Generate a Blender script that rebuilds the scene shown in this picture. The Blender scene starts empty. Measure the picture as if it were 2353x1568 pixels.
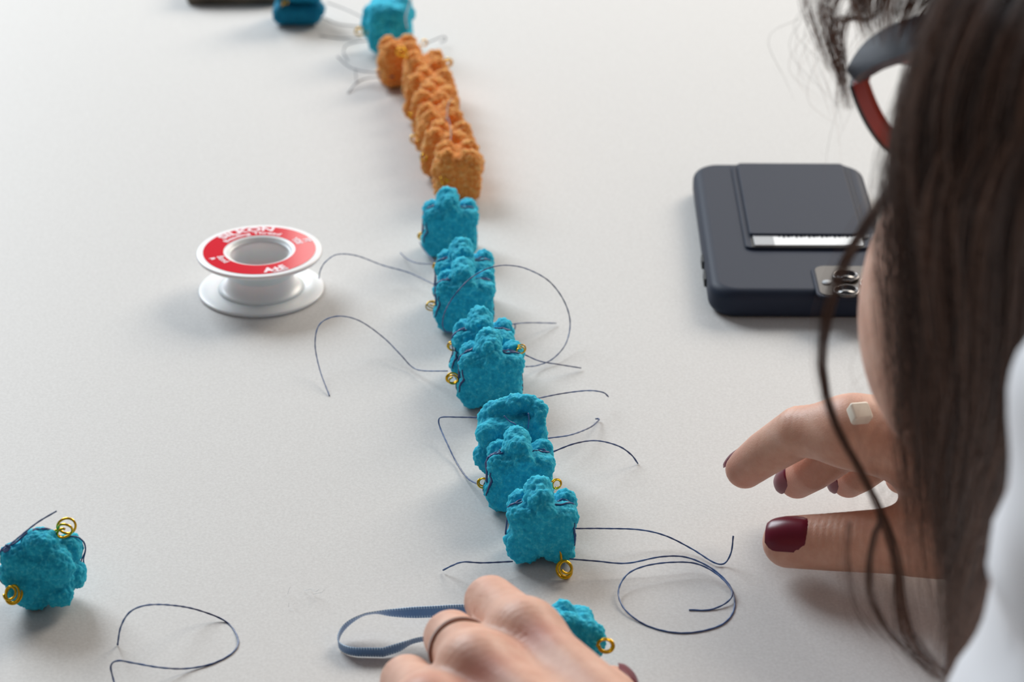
import bpy, bmesh, math, random
import numpy as np
from mathutils import Vector, Matrix

rng = np.random.default_rng(7)
random.seed(7)
SC = bpy.context.scene
COL = SC.collection

# ------------------------------------------------------------------ camera, light, exposure
F_PX, CX, CY, CAM_H, PITCH = 5500.0, 1176.5, 784.0, 0.46, math.radians(27)
cp, sp = math.cos(PITCH), math.sin(PITCH)
cam_d = bpy.data.cameras.new('camera')
cam = bpy.data.objects.new('camera', cam_d)
COL.objects.link(cam)
cam.location = (0, 0, CAM_H)
cam.rotation_euler = (math.pi / 2 - PITCH, 0, 0)
cam_d.sensor_width = 36.0
cam_d.lens = 36.0 * F_PX / 2353.0
cam_d.clip_start = 0.02
cam_d.dof.use_dof = True
cam_d.dof.focus_distance = 0.885
cam_d.dof.aperture_fstop = 13.5
SC.camera = cam

SC.view_settings.view_transform = 'Standard'
SC.view_settings.look = 'None'
SC.view_settings.exposure = -0.06
SC.view_settings.gamma = 1.0
SC.view_settings.use_curve_mapping = False

world = bpy.data.worlds.new('world')
SC.world = world
world.use_nodes = True
bg = world.node_tree.nodes['Background']
bg.inputs[0].default_value = (0.93, 0.95, 1.0, 1)
bg.inputs[1].default_value = 0.18


def area(name, loc, target, sx, sy, power, color):
    d = bpy.data.lights.new(name, 'AREA')
    d.shape = 'RECTANGLE'
    d.size, d.size_y = sx, sy
    d.energy = power
    d.color = color
    o = bpy.data.objects.new(name, d)
    COL.objects.link(o)
    o.location = loc
    o.rotation_euler = (Vector(target) - Vector(loc)).to_track_quat('-Z', 'Y').to_euler()
    return o


# two windows of the room: a cool one to the far left, a warm one beyond the table
area('window_light_left', (-1.35, 2.9, 1.55), (0, 0.95, 0), 1.4, 1.4, 93, (0.86, 0.94, 1.0))
area('window_light_right', (1.5, 2.9, 1.5), (0, 0.95, 0), 1.2, 1.3, 64, (1.0, 0.90, 0.78))
area('window_light_far', (0.30, 3.2, 1.15), (0.30, 0, 1.15), 1.25, 1.1, 12, (1.0, 0.97, 0.93))


def P(x, y, d):
    X = (x - CX) / F_PX * d
    U = -(y - CY) / F_PX * d
    return np.array([X, d * cp + U * sp, CAM_H - d * sp + U * cp])


def G(x, y, z=0.0):
    """point of height z (metres above the table top) on the sight line of a photo pixel"""
    U = -(y - CY) / F_PX
    return P(x, y, (z - CAM_H) / (-sp + U * cp))


def PY(x, y, Y):
    v = (y - CY) / F_PX
    return P(x, y, Y / (cp - v * sp))


# ------------------------------------------------------------------ helpers
def lin(r, g, b):
    f = lambda c: (c / 255 / 12.92) if c / 255 <= .04045 else ((c / 255 + .055) / 1.055) ** 2.4
    return (f(r), f(g), f(b), 1)


class Mat:
    def __init__(s, name, color, rough=.5, spec=.5, metal=0.0, **kw):
        s.m = bpy.data.materials.new(name)
        s.m.use_nodes = True
        s.nt = s.m.node_tree
        s.b = s.nt.nodes['Principled BSDF']
        s.b.inputs['Base Color'].default_value = color
        s.b.inputs['Roughness'].default_value = rough
        s.b.inputs['Specular IOR Level'].default_value = spec
        s.b.inputs['Metallic'].default_value = metal
        for k, v in kw.items():
            s.b.inputs[k.replace('_', ' ')].default_value = v

    def node(s, t, **kw):
        n = s.nt.nodes.new(t)
        for k, v in kw.items():
            if k in n.inputs:
                n.inputs[k].default_value = v
            else:
                setattr(n, k, v)
        return n

    def link(s, a, b):
        s.nt.links.new(a, b)

    def coord(s, out='Object'):
        if not hasattr(s, 'tc'):
            s.tc = s.node('ShaderNodeTexCoord')
        return s.tc.outputs[out]

    def noise(s, scale, detail=3, rough=.5, out='Object'):
        n = s.node('ShaderNodeTexNoise', Scale=scale, Detail=detail, Roughness=rough)
        s.link(s.coord(out), n.inputs['Vector'])
        return n

    def ramp(s, fac, stops):
        r = s.node('ShaderNodeValToRGB')
        e = r.color_ramp.elements
        while len(e) < len(stops):
            e.new(.5)
        for k, (p, c) in enumerate(stops):
            e[k].position = p
            e[k].color = c
        s.link(fac, r.inputs[0])
        return r.outputs[0]

    def bump(s, height, dist, strength=1.0):
        b = s.node('ShaderNodeBump')
        b.inputs['Strength'].default_value = strength
        b.inputs['Distance'].default_value = dist
        s.link(height, b.inputs['Height'])
        s.link(b.outputs[0], s.b.inputs['Normal'])


def mesh_obj(name, V, Fc, mat, parent=None, smooth=True):
    me = bpy.data.meshes.new(name)
    if isinstance(Fc, np.ndarray):
        V = np.ascontiguousarray(V, dtype=np.float32)
        k = Fc.shape[1]
        me.vertices.add(len(V))
        me.vertices.foreach_set('co', V.ravel())
        me.loops.add(Fc.size)
        me.loops.foreach_set('vertex_index', Fc.astype(np.int32).ravel())
        me.polygons.add(len(Fc))
        me.polygons.foreach_set('loop_start', np.arange(0, Fc.size, k, dtype=np.int32))
        me.update(calc_edges=True)
        me.validate()
    else:
        me.from_pydata([tuple(map(float, v)) for v in V], [], [tuple(map(int, f)) for f in Fc])
        me.update()
    if smooth:
        me.polygons.foreach_set('use_smooth', np.ones(len(me.polygons), dtype=bool))
    me.materials.append(mat.m if isinstance(mat, Mat) else mat)
    o = bpy.data.objects.new(name, me)
    COL.objects.link(o)
    if parent:
        o.parent = parent
    return o


def bm_obj(name, bm, mat, parent=None, smooth=True):
    bmesh.ops.recalc_face_normals(bm, faces=bm.faces)
    me = bpy.data.meshes.new(name)
    bm.to_mesh(me)
    bm.free()
    if smooth:
        me.polygons.foreach_set('use_smooth', np.ones(len(me.polygons), dtype=bool))
    me.materials.append(mat.m if isinstance(mat, Mat) else mat)
    o = bpy.data.objects.new(name, me)
    COL.objects.link(o)
    if parent:
        o.parent = parent
    return o


def tag(o, label, cat, group=None, kind=None):
    o['label'] = label
    o['category'] = cat
    if group:
        o['group'] = group
    if kind:
        o['kind'] = kind
    return o


def empty(name, loc=(0, 0, 0), rot=(0, 0, 0)):
    o = bpy.data.objects.new(name, None)
    o.empty_display_size = .01
    COL.objects.link(o)
    o.location = loc
    o.rotation_euler = rot
    return o


def spline(pts, n):
    """Catmull-Rom through pts (k, d), n samples evenly spread along the length"""
    pts = np.asarray(pts, float)
    if len(pts) == 2:
        return pts[0] + (pts[1] - pts[0]) * np.linspace(0, 1, n)[:, None]
    q = np.vstack([2 * pts[0] - pts[1], pts, 2 * pts[-1] - pts[-2]])
    out = []
    for i in range(len(pts) - 1):
        a, b, c, d = q[i:i + 4]
        t = np.linspace(0, 1, 24, endpoint=False)[:, None]
        out.append(.5 * (2 * b + (c - a) * t + (2 * a - 5 * b + 4 * c - d) * t ** 2 + (3 * b - a - 3 * c + d) * t ** 3))
    out = np.vstack(out + [pts[-1:]])
    L = np.r_[0, np.cumsum(np.linalg.norm(np.diff(out, axis=0), axis=1))]
    s = np.linspace(0, L[-1], n)
    return np.stack([np.interp(s, L, out[:, k]) for k in range(out.shape[1])], 1)


def frames(S):
    """parallel-ish frames for strands S (N, M, 3)"""
    T = np.gradient(S, axis=1)
    T /= np.linalg.norm(T, axis=2, keepdims=True) + 1e-12
    ref = np.zeros_like(T)
    ref[..., 2] = 1
    bad = np.abs(T[..., 2]) > .9
    N = len(S)
    # parallel transport
    A = np.zeros_like(T)
    a0 = np.cross(T[:, 0], np.array([.31, .77, .55]))
    a0 /= np.linalg.norm(a0, axis=1, keepdims=True) + 1e-12
    A[:, 0] = a0
    for k in range(1, S.shape[1]):
        a = A[:, k - 1] - T[:, k] * np.sum(A[:, k - 1] * T[:, k], 1, keepdims=True)
        A[:, k] = a / (np.linalg.norm(a, axis=1, keepdims=True) + 1e-12)
    B = np.cross(T, A)
    return T, A, B


def tube_geo(S, R, sides=6, twist=0.0, ply=0.0, caps=True):
    """S (N, M, 3) centre lines, R scalar, (M,) or (N, M) radii -> vertices, quads"""
    S = np.asarray(S, float)
    if S.ndim == 2:
        S = S[None]
    N, M, _ = S.shape
    R = np.broadcast_to(np.asarray(R, float), (N, M)) if np.ndim(R) != 1 or len(np.atleast_1d(R)) == M else np.broadcast_to(np.asarray(R)[:, None], (N, M))
    T, A, B = frames(S)
    th = np.arange(sides) / sides * 2 * np.pi
    L = np.concatenate([np.zeros((N, 1)), np.cumsum(np.linalg.norm(np.diff(S, axis=1), axis=2), 1)], 1)
    rad = R[..., None] * (1 + ply * np.cos(2 * (th[None, None] + twist * L[..., None])))
    V = S[:, :, None] + rad[..., None] * (A[:, :, None] * np.cos(th)[None, None, :, None] + B[:, :, None] * np.sin(th)[None, None, :, None])
    idx = np.arange(N * M * sides).reshape(N, M, sides)
    a = idx[:, :-1]
    b = idx[:, 1:]
    Q = np.stack([a, np.roll(a, -1, 2), np.roll(b, -1, 2), b], -1).reshape(-1, 4)
    return V.reshape(-1, 3), Q


def tube(name, path, r, mat, parent=None, sides=8, n=None, **kw):
    path = np.asarray(path, float)
    if n:
        path = spline(path, n)
    R = np.full(len(path), r) if np.ndim(r) == 0 else np.interp(np.linspace(0, 1, len(path)), np.linspace(0, 1, len(r)), r)
    R = R.copy()
    V, Q = tube_geo(path, R, sides, **kw)
    # closed ends
    m = len(path)
    V = np.vstack([V, path[:1], path[-1:]])
    c0, c1 = m * sides, m * sides + 1
    k = np.arange(sides)
    cap0 = np.stack([np.full(sides, c0), (k + 1) % sides, k, k], 1)
    cap1 = np.stack([np.full(sides, c1), (m - 1) * sides + k, (m - 1) * sides + (k + 1) % sides, (m - 1) * sides + (k + 1) % sides], 1)
    faces = [tuple(q) for q in Q] + [tuple(q[:3]) for q in cap0] + [tuple(q[:3]) for q in cap1]
    return mesh_obj(name, V, faces, mat, parent)


def lathe(name, prof, mat, parent=None, seg=96, closed=True):
    prof = np.asarray(prof, float)
    th = np.arange(seg) / seg * 2 * np.pi
    V = np.stack([prof[:, None, 0] * np.cos(th), prof[:, None, 0] * np.sin(th), np.broadcast_to(prof[:, None, 1], (len(prof), seg))], -1)
    idx = np.arange(len(prof) * seg).reshape(len(prof), seg)
    nxt = np.roll(idx, -1, 0) if closed else idx[1:]
    a = idx if closed else idx[:-1]
    Q = np.stack([a, np.roll(a, -1, 1), np.roll(nxt, -1, 1), nxt], -1).reshape(-1, 4)
    return mesh_obj(name, V.reshape(-1, 3), Q, mat, parent)


def slab_bm(w, l, t, rc, rf, seg=10, fs=5, bottom_rf=None):
    """rounded rectangle slab, z 0..t, corner radius rc, edge fillet rf"""
    bm = bmesh.new()
    brf = rf if bottom_rf is None else bottom_rf
    rings = [(brf * (1 - math.sin(k / fs * math.pi / 2)), brf * (1 - math.cos(k / fs * math.pi / 2))) for k in range(fs + 1)]
    rings += [(rf * (1 - math.cos(k / fs * math.pi / 2)), t - rf * (1 - math.sin(k / fs * math.pi / 2))) for k in range(fs + 1)]
    loops = []
    for ins, z in rings:
        r = max(rc - ins, 1e-5)
        hx, hy = w / 2 - ins - r, l / 2 - ins - r
        lp = []
        for q, (sx, sy) in enumerate(((1, 1), (-1, 1), (-1, -1), (1, -1))):
            for k in range(seg + 1):
                a = (q + k / seg) * math.pi / 2
                lp.append(bm.verts.new((sx * hx + r * math.cos(a), sy * hy + r * math.sin(a), z)))
        loops.append(lp)
    for A, B in zip(loops[:-1], loops[1:]):
        n = len(A)
        for k in range(n):
            bm.faces.new((A[k], A[(k + 1) % n], B[(k + 1) % n], B[k]))
    bm.faces.new(loops[0][::-1])
    bm.faces.new(loops[-1])
    return bm


def flat_shade_caps(o):
    for p in o.data.polygons:
        if len(p.vertices) > 4:
            p.use_smooth = False


# ---- signed-distance modelling: fields are blended and meshed as one continuous surface
def smin(a, b, k):
    h = np.clip(.5 + .5 * (b - a) / k, 0, 1)
    return b + (a - b) * h - k * h * (1 - h)


def smax(a, b, k):
    return -smin(-a, -b, k)


def s_ell(p, c, r, R=None):
    q = p - np.asarray(c, np.float32)
    if R is not None:
        q = q @ np.asarray(R, np.float32)
    r = np.asarray(r, np.float32)
    k0 = np.linalg.norm(q / r, axis=-1)
    k1 = np.linalg.norm(q / (r * r), axis=-1)
    return k0 * (k0 - 1) / np.maximum(k1, 1e-9)


def s_box(p, c, hlf, rnd):
    q = np.abs(p - np.asarray(c, np.float32)) - (np.asarray(hlf, np.float32) - rnd)
    return np.linalg.norm(np.maximum(q, 0), axis=-1) + np.minimum(q.max(-1), 0) - rnd


def s_cap(p, a, b, ra, rb):
    a = np.asarray(a, np.float32)
    b = np.asarray(b, np.float32)
    ab = b - a
    t = np.clip(((p - a) @ ab) / (ab @ ab), 0, 1)
    return np.linalg.norm(p - a - t[..., None] * ab, axis=-1) - (ra + (rb - ra) * t)


def nets(f, lo, hi, h):
    """naive surface nets over the box lo..hi at step h"""
    lo = np.asarray(lo, float)
    n = np.ceil((np.asarray(hi) - lo) / h).astype(int) + 1
    ax = [np.float32(lo[k]) + np.arange(n[k], dtype=np.float32) * np.float32(h) for k in range(3)]
    D = np.empty(n, np.float32)
    for i0 in range(0, n[0], 24):
        pts = np.stack(np.meshgrid(ax[0][i0:i0 + 24], ax[1], ax[2], indexing='ij'), -1)
        D[i0:i0 + 24] = f(pts)
    S = D < 0
    c = np.zeros(n - 1, np.uint8)
    for dx in (0, 1):
        for dy in (0, 1):
            for dz in (0, 1):
                c += S[dx:n[0] - 1 + dx, dy:n[1] - 1 + dy, dz:n[2] - 1 + dz]
    act = (c > 0) & (c < 8)
    I = np.argwhere(act)
    vid = np.full(n - 1, -1, np.int64)
    vid[act] = np.arange(len(I))
    acc = np.zeros((len(I), 3))
    cnt = np.zeros(len(I))
    corners = [(a, b, d) for a in (0, 1) for b in (0, 1) for d in (0, 1)]
    for p in corners:
        for k in range(3):
            if p[k] == 0:
                q = list(p)
                q[k] = 1
                dp = D[I[:, 0] + p[0], I[:, 1] + p[1], I[:, 2] + p[2]]
                dq = D[I[:, 0] + q[0], I[:, 1] + q[1], I[:, 2] + q[2]]
                m = (dp < 0) != (dq < 0)
                t = np.where(m, dp / np.where(m, dp - dq, 1), 0)
                pos = np.array(p, float)[None] + 0 * acc
                pos[:, k] += t
                acc[m] += pos[m]
                cnt[m] += 1
    V = lo + h * (I + acc / np.maximum(cnt, 1)[:, None])
    Q = []
    for k in range(3):
        sl0 = [slice(None)] * 3
        sl1 = [slice(None)] * 3
        sl0[k] = slice(0, -1)
        sl1[k] = slice(1, None)
        A, B = S[tuple(sl0)], S[tuple(sl1)]
        E = np.argwhere(A != B)
        u, v = (k + 1) % 3, (k + 2) % 3
        ok = (E[:, u] > 0) & (E[:, v] > 0) & (E[:, u] < n[u] - 1) & (E[:, v] < n[v] - 1)
        E = E[ok]
        inside = S[E[:, 0], E[:, 1], E[:, 2]]

        def cell(du, dv):
            e = E.copy()
            e[:, u] -= du
            e[:, v] -= dv
            return vid[e[:, 0], e[:, 1], e[:, 2]]
        q = np.stack([cell(0, 0), cell(1, 0), cell(1, 1), cell(0, 1)], 1)
        q[~inside] = q[~inside][:, ::-1]
        Q.append(q)
    return V, np.vstack(Q)


def worley(p, seed, cell):
    """distance to the nearest of one jittered point per cell"""
    q = p / cell
    b = np.floor(q).astype(np.int64)
    best = np.full(len(p), 9.0)
    for dx in (-1, 0, 1):
        for dy in (-1, 0, 1):
            for dz in (-1, 0, 1):
                g = b + np.array([dx, dy, dz])
                hsh = (g[:, 0] * 73856093) ^ (g[:, 1] * 19349663) ^ (g[:, 2] * 83492791) ^ (seed * 2654435761)
                j = np.stack([((hsh * m) >> 7 & 1023) / 1023.0 for m in (1103515245, 1140671485, 69069)], 1)
                best = np.minimum(best, np.linalg.norm(g + j - q, axis=1))
    return best


def grad(f, V, e):
    g = np.stack([f(V + e * np.eye(3, dtype=np.float32)[k]) - f(V - e * np.eye(3, dtype=np.float32)[k]) for k in range(3)], 1)
    return g / (np.linalg.norm(g, axis=1, keepdims=True) + 1e-12)


# ------------------------------------------------------------------ materials
M = {}
m = Mat('table_laminate', lin(205, 203, 201), .5, .18)
n1 = m.noise(900, 4, .7)
m.link(m.ramp(n1.outputs[0], [(.3, lin(194, 192, 190)), (.5, lin(202, 200, 198)), (.7, lin(209, 208, 206))]), m.b.inputs['Base Color'])
m.bump(m.noise(1400, 2).outputs[0], .00006, .5)
M['table'] = m
M['metal_grey'] = Mat('grey_metal', lin(120, 122, 125), .4, .5, 1.0)
m = Mat('floor_vinyl', lin(150, 146, 140), .6)
m.link(m.ramp(m.noise(6, 5).outputs[0], [(.3, lin(140, 136, 130)), (.7, lin(160, 156, 150))]), m.b.inputs['Base Color'])
M['floor'] = m


def fuzzy(name, base, dark, light, bumpd):
    m = Mat(name, base, .75, .25, Subsurface_Weight=.4, Subsurface_Scale=.005, Sheen_Weight=.5, Sheen_Roughness=.4)
    m.b.inputs['Subsurface Radius'].default_value = (.6, 1, 1)
    m.b.inputs['Sheen Tint'].default_value = light
    n = m.noise(650, 5, .65)
    m.link(m.ramp(n.outputs[0], [(.3, dark), (.52, base), (.75, light)]), m.b.inputs['Base Color'])
    v = m.node('ShaderNodeTexVoronoi', Scale=900.0)
    m.link(m.coord(), v.inputs['Vector'])
    mx = m.node('ShaderNodeMath', operation='SUBTRACT')
    m.link(m.noise(1500, 4, .7).outputs[0], mx.inputs[0])
    m.link(v.outputs[0], mx.inputs[1])
    m.bump(mx.outputs[0], bumpd, .8)
    return m


M['blue'] = fuzzy('blue_fuzz', lin(34, 182, 214), lin(18, 162, 200), lin(92, 212, 228), .0004)
M['teal'] = fuzzy('deep_blue_fuzz', lin(8, 122, 158), lin(4, 104, 140), lin(24, 146, 178), .0004)
M['orange'] = fuzzy('orange_fuzz', lin(246, 158, 74), lin(228, 116, 42), lin(255, 212, 148), .0007)
M['gold'] = Mat('gold_wire', lin(222, 176, 40), .24, .5, 1.0)
m = Mat('navy_thread', lin(34, 46, 84), .36, .6)
m.link(m.ramp(m.noise(60, 2).outputs[0], [(.35, lin(28, 44, 92)), (.7, lin(58, 100, 158))]), m.b.inputs['Base Color'])
M['thread'] = m
M['thread_grey'] = Mat('grey_thread', lin(96, 98, 110), .5)
M['white_plastic'] = Mat('white_plastic', lin(236, 235, 236), .35, .5, Subsurface_Weight=.25, Subsurface_Scale=.004)
M['label_red'] = Mat('red_label', lin(222, 30, 48), .10, .6)
M['label_print'] = Mat('white_print', lin(246, 226, 232), .3)
m = Mat('phone_case', lin(40, 47, 62), .52, .14)
m.bump(m.noise(2500, 2).outputs[0], .00004, .5)
M['case'] = m
M['dark'] = Mat('dark_recess', lin(14, 15, 18), .6)
M['lens_glass'] = Mat('camera_glass', lin(24, 24, 26), .06, .8)
M['island'] = Mat('camera_island_glass', lin(66, 58, 50), .3, .4)
M['chrome'] = Mat('bright_metal', lin(205, 207, 212), .18, .5, 1.0)
M['lens_ring'] = Mat('dark_lens_ring', lin(96, 92, 90), .25, .5, 1.0)
M['card'] = Mat('white_card', lin(238, 240, 242), .5)
M['card_grey'] = Mat('grey_card', lin(165, 168, 172), .5)
M['ink'] = Mat('grey_ink', lin(70, 72, 78), .6)
m = Mat('brown_board', lin(96, 86, 72), .6)
m.link(m.ramp(m.noise(40, 4).outputs[0], [(.35, lin(78, 70, 58)), (.7, lin(120, 108, 92))]), m.b.inputs['Base Color'])
M['board'] = m
m = Mat('clear_fibre', lin(235, 238, 240), .2, .5, Alpha=.75)
M['fibre'] = m

m = Mat('blue_satin', lin(56, 92, 138), .35, .6, Sheen_Weight=.3)
uv = m.node('ShaderNodeUVMap', uv_map='UVMap')
sx = m.node('ShaderNodeSeparateXYZ')
m.link(uv.outputs[0], sx.inputs[0])
w = m.node('ShaderNodeMath', operation='SINE')
w0 = m.node('ShaderNodeMath', operation='MULTIPLY')
w0.inputs[1].default_value = 2 * math.pi * 1.0
m.link(sx.outputs[0], w0.inputs[0])
m.link(w0.outputs[0], w.inputs[0])
e0 = m.node('ShaderNodeMath', operation='SUBTRACT')
m.link(sx.outputs[1], e0.inputs[0])
e0.inputs[1].default_value = .5
e1 = m.node('ShaderNodeMath', operation='ABSOLUTE')
m.link(e0.outputs[0], e1.inputs[0])
e2 = m.node('ShaderNodeMath', operation='GREATER_THAN')
m.link(e1.outputs[0], e2.inputs[0])
e2.inputs[1].default_value = .30
e3 = m.node('ShaderNodeMath', operation='MULTIPLY')
m.link(w.outputs[0], e3.inputs[0])
m.link(e2.outputs[0], e3.inputs[1])
m.link(m.ramp(e3.outputs[0], [(0.0, lin(90, 134, 184)), (.35, lin(106, 152, 202)), (.9, lin(196, 226, 240))]), m.b.inputs['Base Color'])
m.bump(w.outputs[0], .00008, .6)
M['ribbon'] = m


def skin_mat():
    m = Mat('skin', lin(208, 160, 138), .48, .35, Subsurface_Weight=.22, Subsurface_Scale=.006)
    m.b.inputs['Subsurface Radius'].default_value = (1, .35, .2)
    at = m.node('ShaderNodeAttribute', attribute_name='flush')
    n = m.noise(120, 4, .6)
    base = m.ramp(n.outputs[0], [(.3, lin(200, 150, 128)), (.55, lin(210, 164, 142)), (.75, lin(218, 176, 156))])
    mx = m.node('ShaderNodeMix', data_type='RGBA')
    m.link(at.outputs['Fac'], mx.inputs[0])
    m.link(base, mx.inputs[6])
    mx.inputs[7].default_value = lin(178, 104, 86)
    m.link(mx.outputs[2], m.b.inputs['Base Color'])
    v = m.node('ShaderNodeTexVoronoi', Scale=1100.0)
    v.feature = 'DISTANCE_TO_EDGE'
    m.link(m.coord(), v.inputs['Vector'])
    ad = m.node('ShaderNodeMath', operation='ADD')
    m.link(v.outputs[0], ad.inputs[0])
    m.link(m.noise(700, 4, .6).outputs[0], ad.inputs[1])
    m.bump(ad.outputs[0], .00018, .45)
    return m


M['skin'] = skin_mat()
M['nail'] = Mat('dark_red_nail', lin(104, 14, 38), .3, .35)
m = Mat('dark_brown_hair', lin(46, 33, 27), .36, .6)
at = m.node('ShaderNodeAttribute', attribute_name='tone')
m.link(m.ramp(at.outputs['Fac'], [(0, lin(34, 25, 21)), (.5, lin(76, 54, 45)), (1, lin(158, 116, 94))]), m.b.inputs['Base Color'])
M['hair'] = m
M['scalp'] = Mat('hair_under_layer', lin(30, 22, 19), .8, .2)
m = Mat('white_cotton', lin(242, 241, 244), .85, .2, Sheen_Weight=.2)
wv = m.noise(2600, 2)
m.bump(wv.outputs[0], .0001, .5)
M['shirt'] = m
M['denim'] = Mat('dark_denim', lin(40, 46, 62), .85)
M['shoe'] = Mat('dark_shoe', lin(36, 34, 34), .6)
M['frame_grey'] = Mat('grey_acetate', lin(96, 101, 110), .28, .55)
M['frame_red'] = Mat('red_acetate', lin(182, 54, 38), .3, .55)
M['frame_black'] = Mat('black_acetate', lin(16, 16, 20), .25, .55)
M['clear'] = Mat('clear_lens', (1, 1, 1, 1), .02, .5, Transmission_Weight=1.0, IOR=1.02)
M['ring_dark'] = Mat('dark_steel', lin(140, 118, 112), .25, .5, 1.0)
M['pearl'] = Mat('cream_stone', lin(240, 230, 212), .25, .6)
M['eye_white'] = Mat('eye_white', lin(232, 226, 220), .2)
M['iris'] = Mat('brown_iris', lin(62, 38, 24), .15)
M['lip'] = Mat('lip', lin(170, 92, 88), .4)
M['seat'] = Mat('grey_seat', lin(90, 92, 98), .6)

# ------------------------------------------------------------------ room, table
m = Mat('added_wall_grey', lin(128, 124, 120), .8, .2)
m.bump(m.noise(180, 3).outputs[0], .0006, .3)
M['wall'] = m
wl = bm_obj('added_shade_wall', slab_bm(7.6, .12, 3.2, .01, .004, 2, 2), M['wall'], smooth=False)  # unseen wall added behind the camera to darken ambient light from that side
wl.location = (0, -1.35, -.735)
wl['kind'] = 'structure'
TX0, TX1, TY0, TY1 = -1.15, .335, .12, 2.0
fl = mesh_obj('floor', [(-4, -3, -.735), (4, -3, -.735), (4, 5, -.735), (-4, 5, -.735)], [(0, 1, 2, 3)], M['floor'], smooth=False)
fl['kind'] = 'structure'
tb = empty('work_table', ((TX0 + TX1) / 2, (TY0 + TY1) / 2, -.735))
tag(tb, 'large pale grey laminate work table under everything else', 'table')
bm = slab_bm(TX1 - TX0, TY1 - TY0, .028, .02, .003, 6, 3)
o = bm_obj('tabletop', bm, M['table'], tb)
o.location = (0, 0, .735 - .028)
flat_shade_caps(o)
for sx_ in (-1, 1):
    for sy_ in (-1, 1):
        bm = slab_bm(.045, .045, .707, .006, .002, 4, 2)
        o = bm_obj('leg', bm, M['metal_grey'], tb)
        o.location = (sx_ * ((TX1 - TX0) / 2 - .06), sy_ * ((TY1 - TY0) / 2 - .06), 0)
        flat_shade_caps(o)

# ------------------------------------------------------------------ fuzzy beads
A3 = lambda *a: np.array(a, np.float32)


def field_knob(p, head=True):
    """cube-like bead seen in the row: front block, back lobes, a knob lying over the top (mm)"""
    d = s_box(p, (0, -3.6, 11.2), (11.6, 6.2, 10.6), 5.0)
    d = smin(d, s_box(p, (0, 5.2, 10.2), (11.2, 4.6, 9.4), 4), 1.6)
    d = smin(d, s_ell(p, (-7.6, 5.6, 17.2), (4.8, 4.2, 5.2)), 1.4)
    d = smin(d, s_ell(p, (8.2, 5.4, 17.0), (4.6, 4.4, 5.6)), 1.4)
    d = smin(d, s_ell(p, (-8.6, -4.5, 18.0), (4.2, 4.2, 4.2)), 1.6)
    d = smin(d, s_ell(p, (8.8, -3.5, 17.2), (4.0, 4.2, 4.0)), 1.6)
    d = smin(d, s_ell(p, (-10.4, -4, 7.0), (3.4, 4.6, 4.6)), 1.8)
    d = smin(d, s_ell(p, (-7.0, -5.5, 3.2), (5, 5, 3.6)), 1.8)
    d = smin(d, s_ell(p, (6.4, -5.5, 3.4), (5, 5, 3.6)), 1.8)
    d = smax(d, -s_ell(p, (-.4, -10.2, .2), (2.2, 4.5, 2.6)), 1.2)
    if head:
        h = s_ell(p, (-1.2, 2.2, 24.6), (5.2, 5.4, 5.0))
        h = smin(h, s_ell(p, (-.8, -3.4, 23.8), (4.8, 4.4, 4.6)), 1.6)
        h = smin(h, s_ell(p, (.8, -7.2, 20.4), (4.2, 3.4, 4.4)), 1.4)
        h = smin(h, s_ell(p, (-4.2, -1, 22.0), (3.0, 3.6, 3.2)), 1.2)
        d = smin(d, h, .8)
    return d


def field_lumps(p, head=True, seed=0, n=14, core=(9.5, 8.5, 9.5)):
    r = np.random.default_rng(seed)
    d = s_box(p, (0, 0, 12), core, 5)
    k = 0
    while k < n:
        u = r.normal(size=3)
        u /= np.linalg.norm(u)
        c = np.array([0, 0, 12]) + u * np.array(core) * 1.02
        rad = r.uniform(3.0, 4.6)
        if not head and c[2] > 19:
            k += 1
            continue
        d = smin(d, s_ell(p, c, (rad, rad, rad)), 1.1)
        k += 1
    return d


def field_left(p, head=True):
    d = s_box(p, (0, 0, 13), (10.5, 9, 10), 5)
    d = smin(d, s_ell(p, (0, -2, 24.5), (6.5, 6, 4.6)), 1.6)
    d = smin(d, s_ell(p, (-8.5, -3, 20), (5.4, 5.2, 4.6)), 1.2)
    d = smin(d, s_ell(p, (5.4, -6.6, 17.4), (6.4, 5.2, 6.8)), 1.2)
    d = smin(d, s_ell(p, (9.2, 3.5, 18.4), (4.6, 5.4, 5.4)), 1.0)
    d = smin(d, s_ell(p, (11.0, 0.5, 9.6), (3.4, 4.6, 5.0)), 1.0)
    d = smin(d, s_ell(p, (-11, -4, 13.5), (3.4, 4.4, 5.0)), 1.2)
    d = smin(d, s_ell(p, (-6, -6.5, 8.5), (6.2, 5.2, 6.2)), 1.4)
    d = smin(d, s_ell(p, (5.8, -7, 6), (4.8, 4.4, 4.0)), .9)
    d = smin(d, s_ell(p, (-3, -4, 3.2), (5.4, 5, 3.8)), 1.2)
    return d


def field_orange(p, head=True):
    d = s_box(p, (0, 0, 12.5), (11.5, 11.5, 12.0), 4.5)
    for c, r in (((-6, -5, 23.6), (5, 5, 4)), ((5.6, -5.4, 23.4), (5, 5, 4)), ((-5.6, 5.6, 23.6), (5, 5, 4.2)), ((6, 5.4, 23.8), (5, 5, 4.2)),
                 ((-10.4, -2, 15), (3.4, 6, 5.6)), ((10.4, 3, 15), (3.4, 6, 5.6)), ((-10, 4, 6), (3.4, 5, 5)), ((-9, -8, 7), (4, 4, 5))):
        d = smin(d, s_ell(p, c, r), 1.2)
    d = smax(d, -s_cap(p, (-1, -13, 27), (0, 13, 27), 2.6, 2.6), 1.2)
    return d


def field_band(p, head=True):
    d = s_box(p, (0, 0, 5.6), (12.6, 10, 5.4), 4.5)
    d = smin(d, s_box(p, (.5, 0, 19.6), (13, 10, 7.4), 5), .4)
    d = smin(d, s_ell(p, (10.5, -4, 8), (4.4, 5, 4.4)), 1)
    d = smin(d, s_ell(p, (-3, 0, 26), (6, 6, 4.4)), 1)
    return d


_bead_cache = {}


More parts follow.
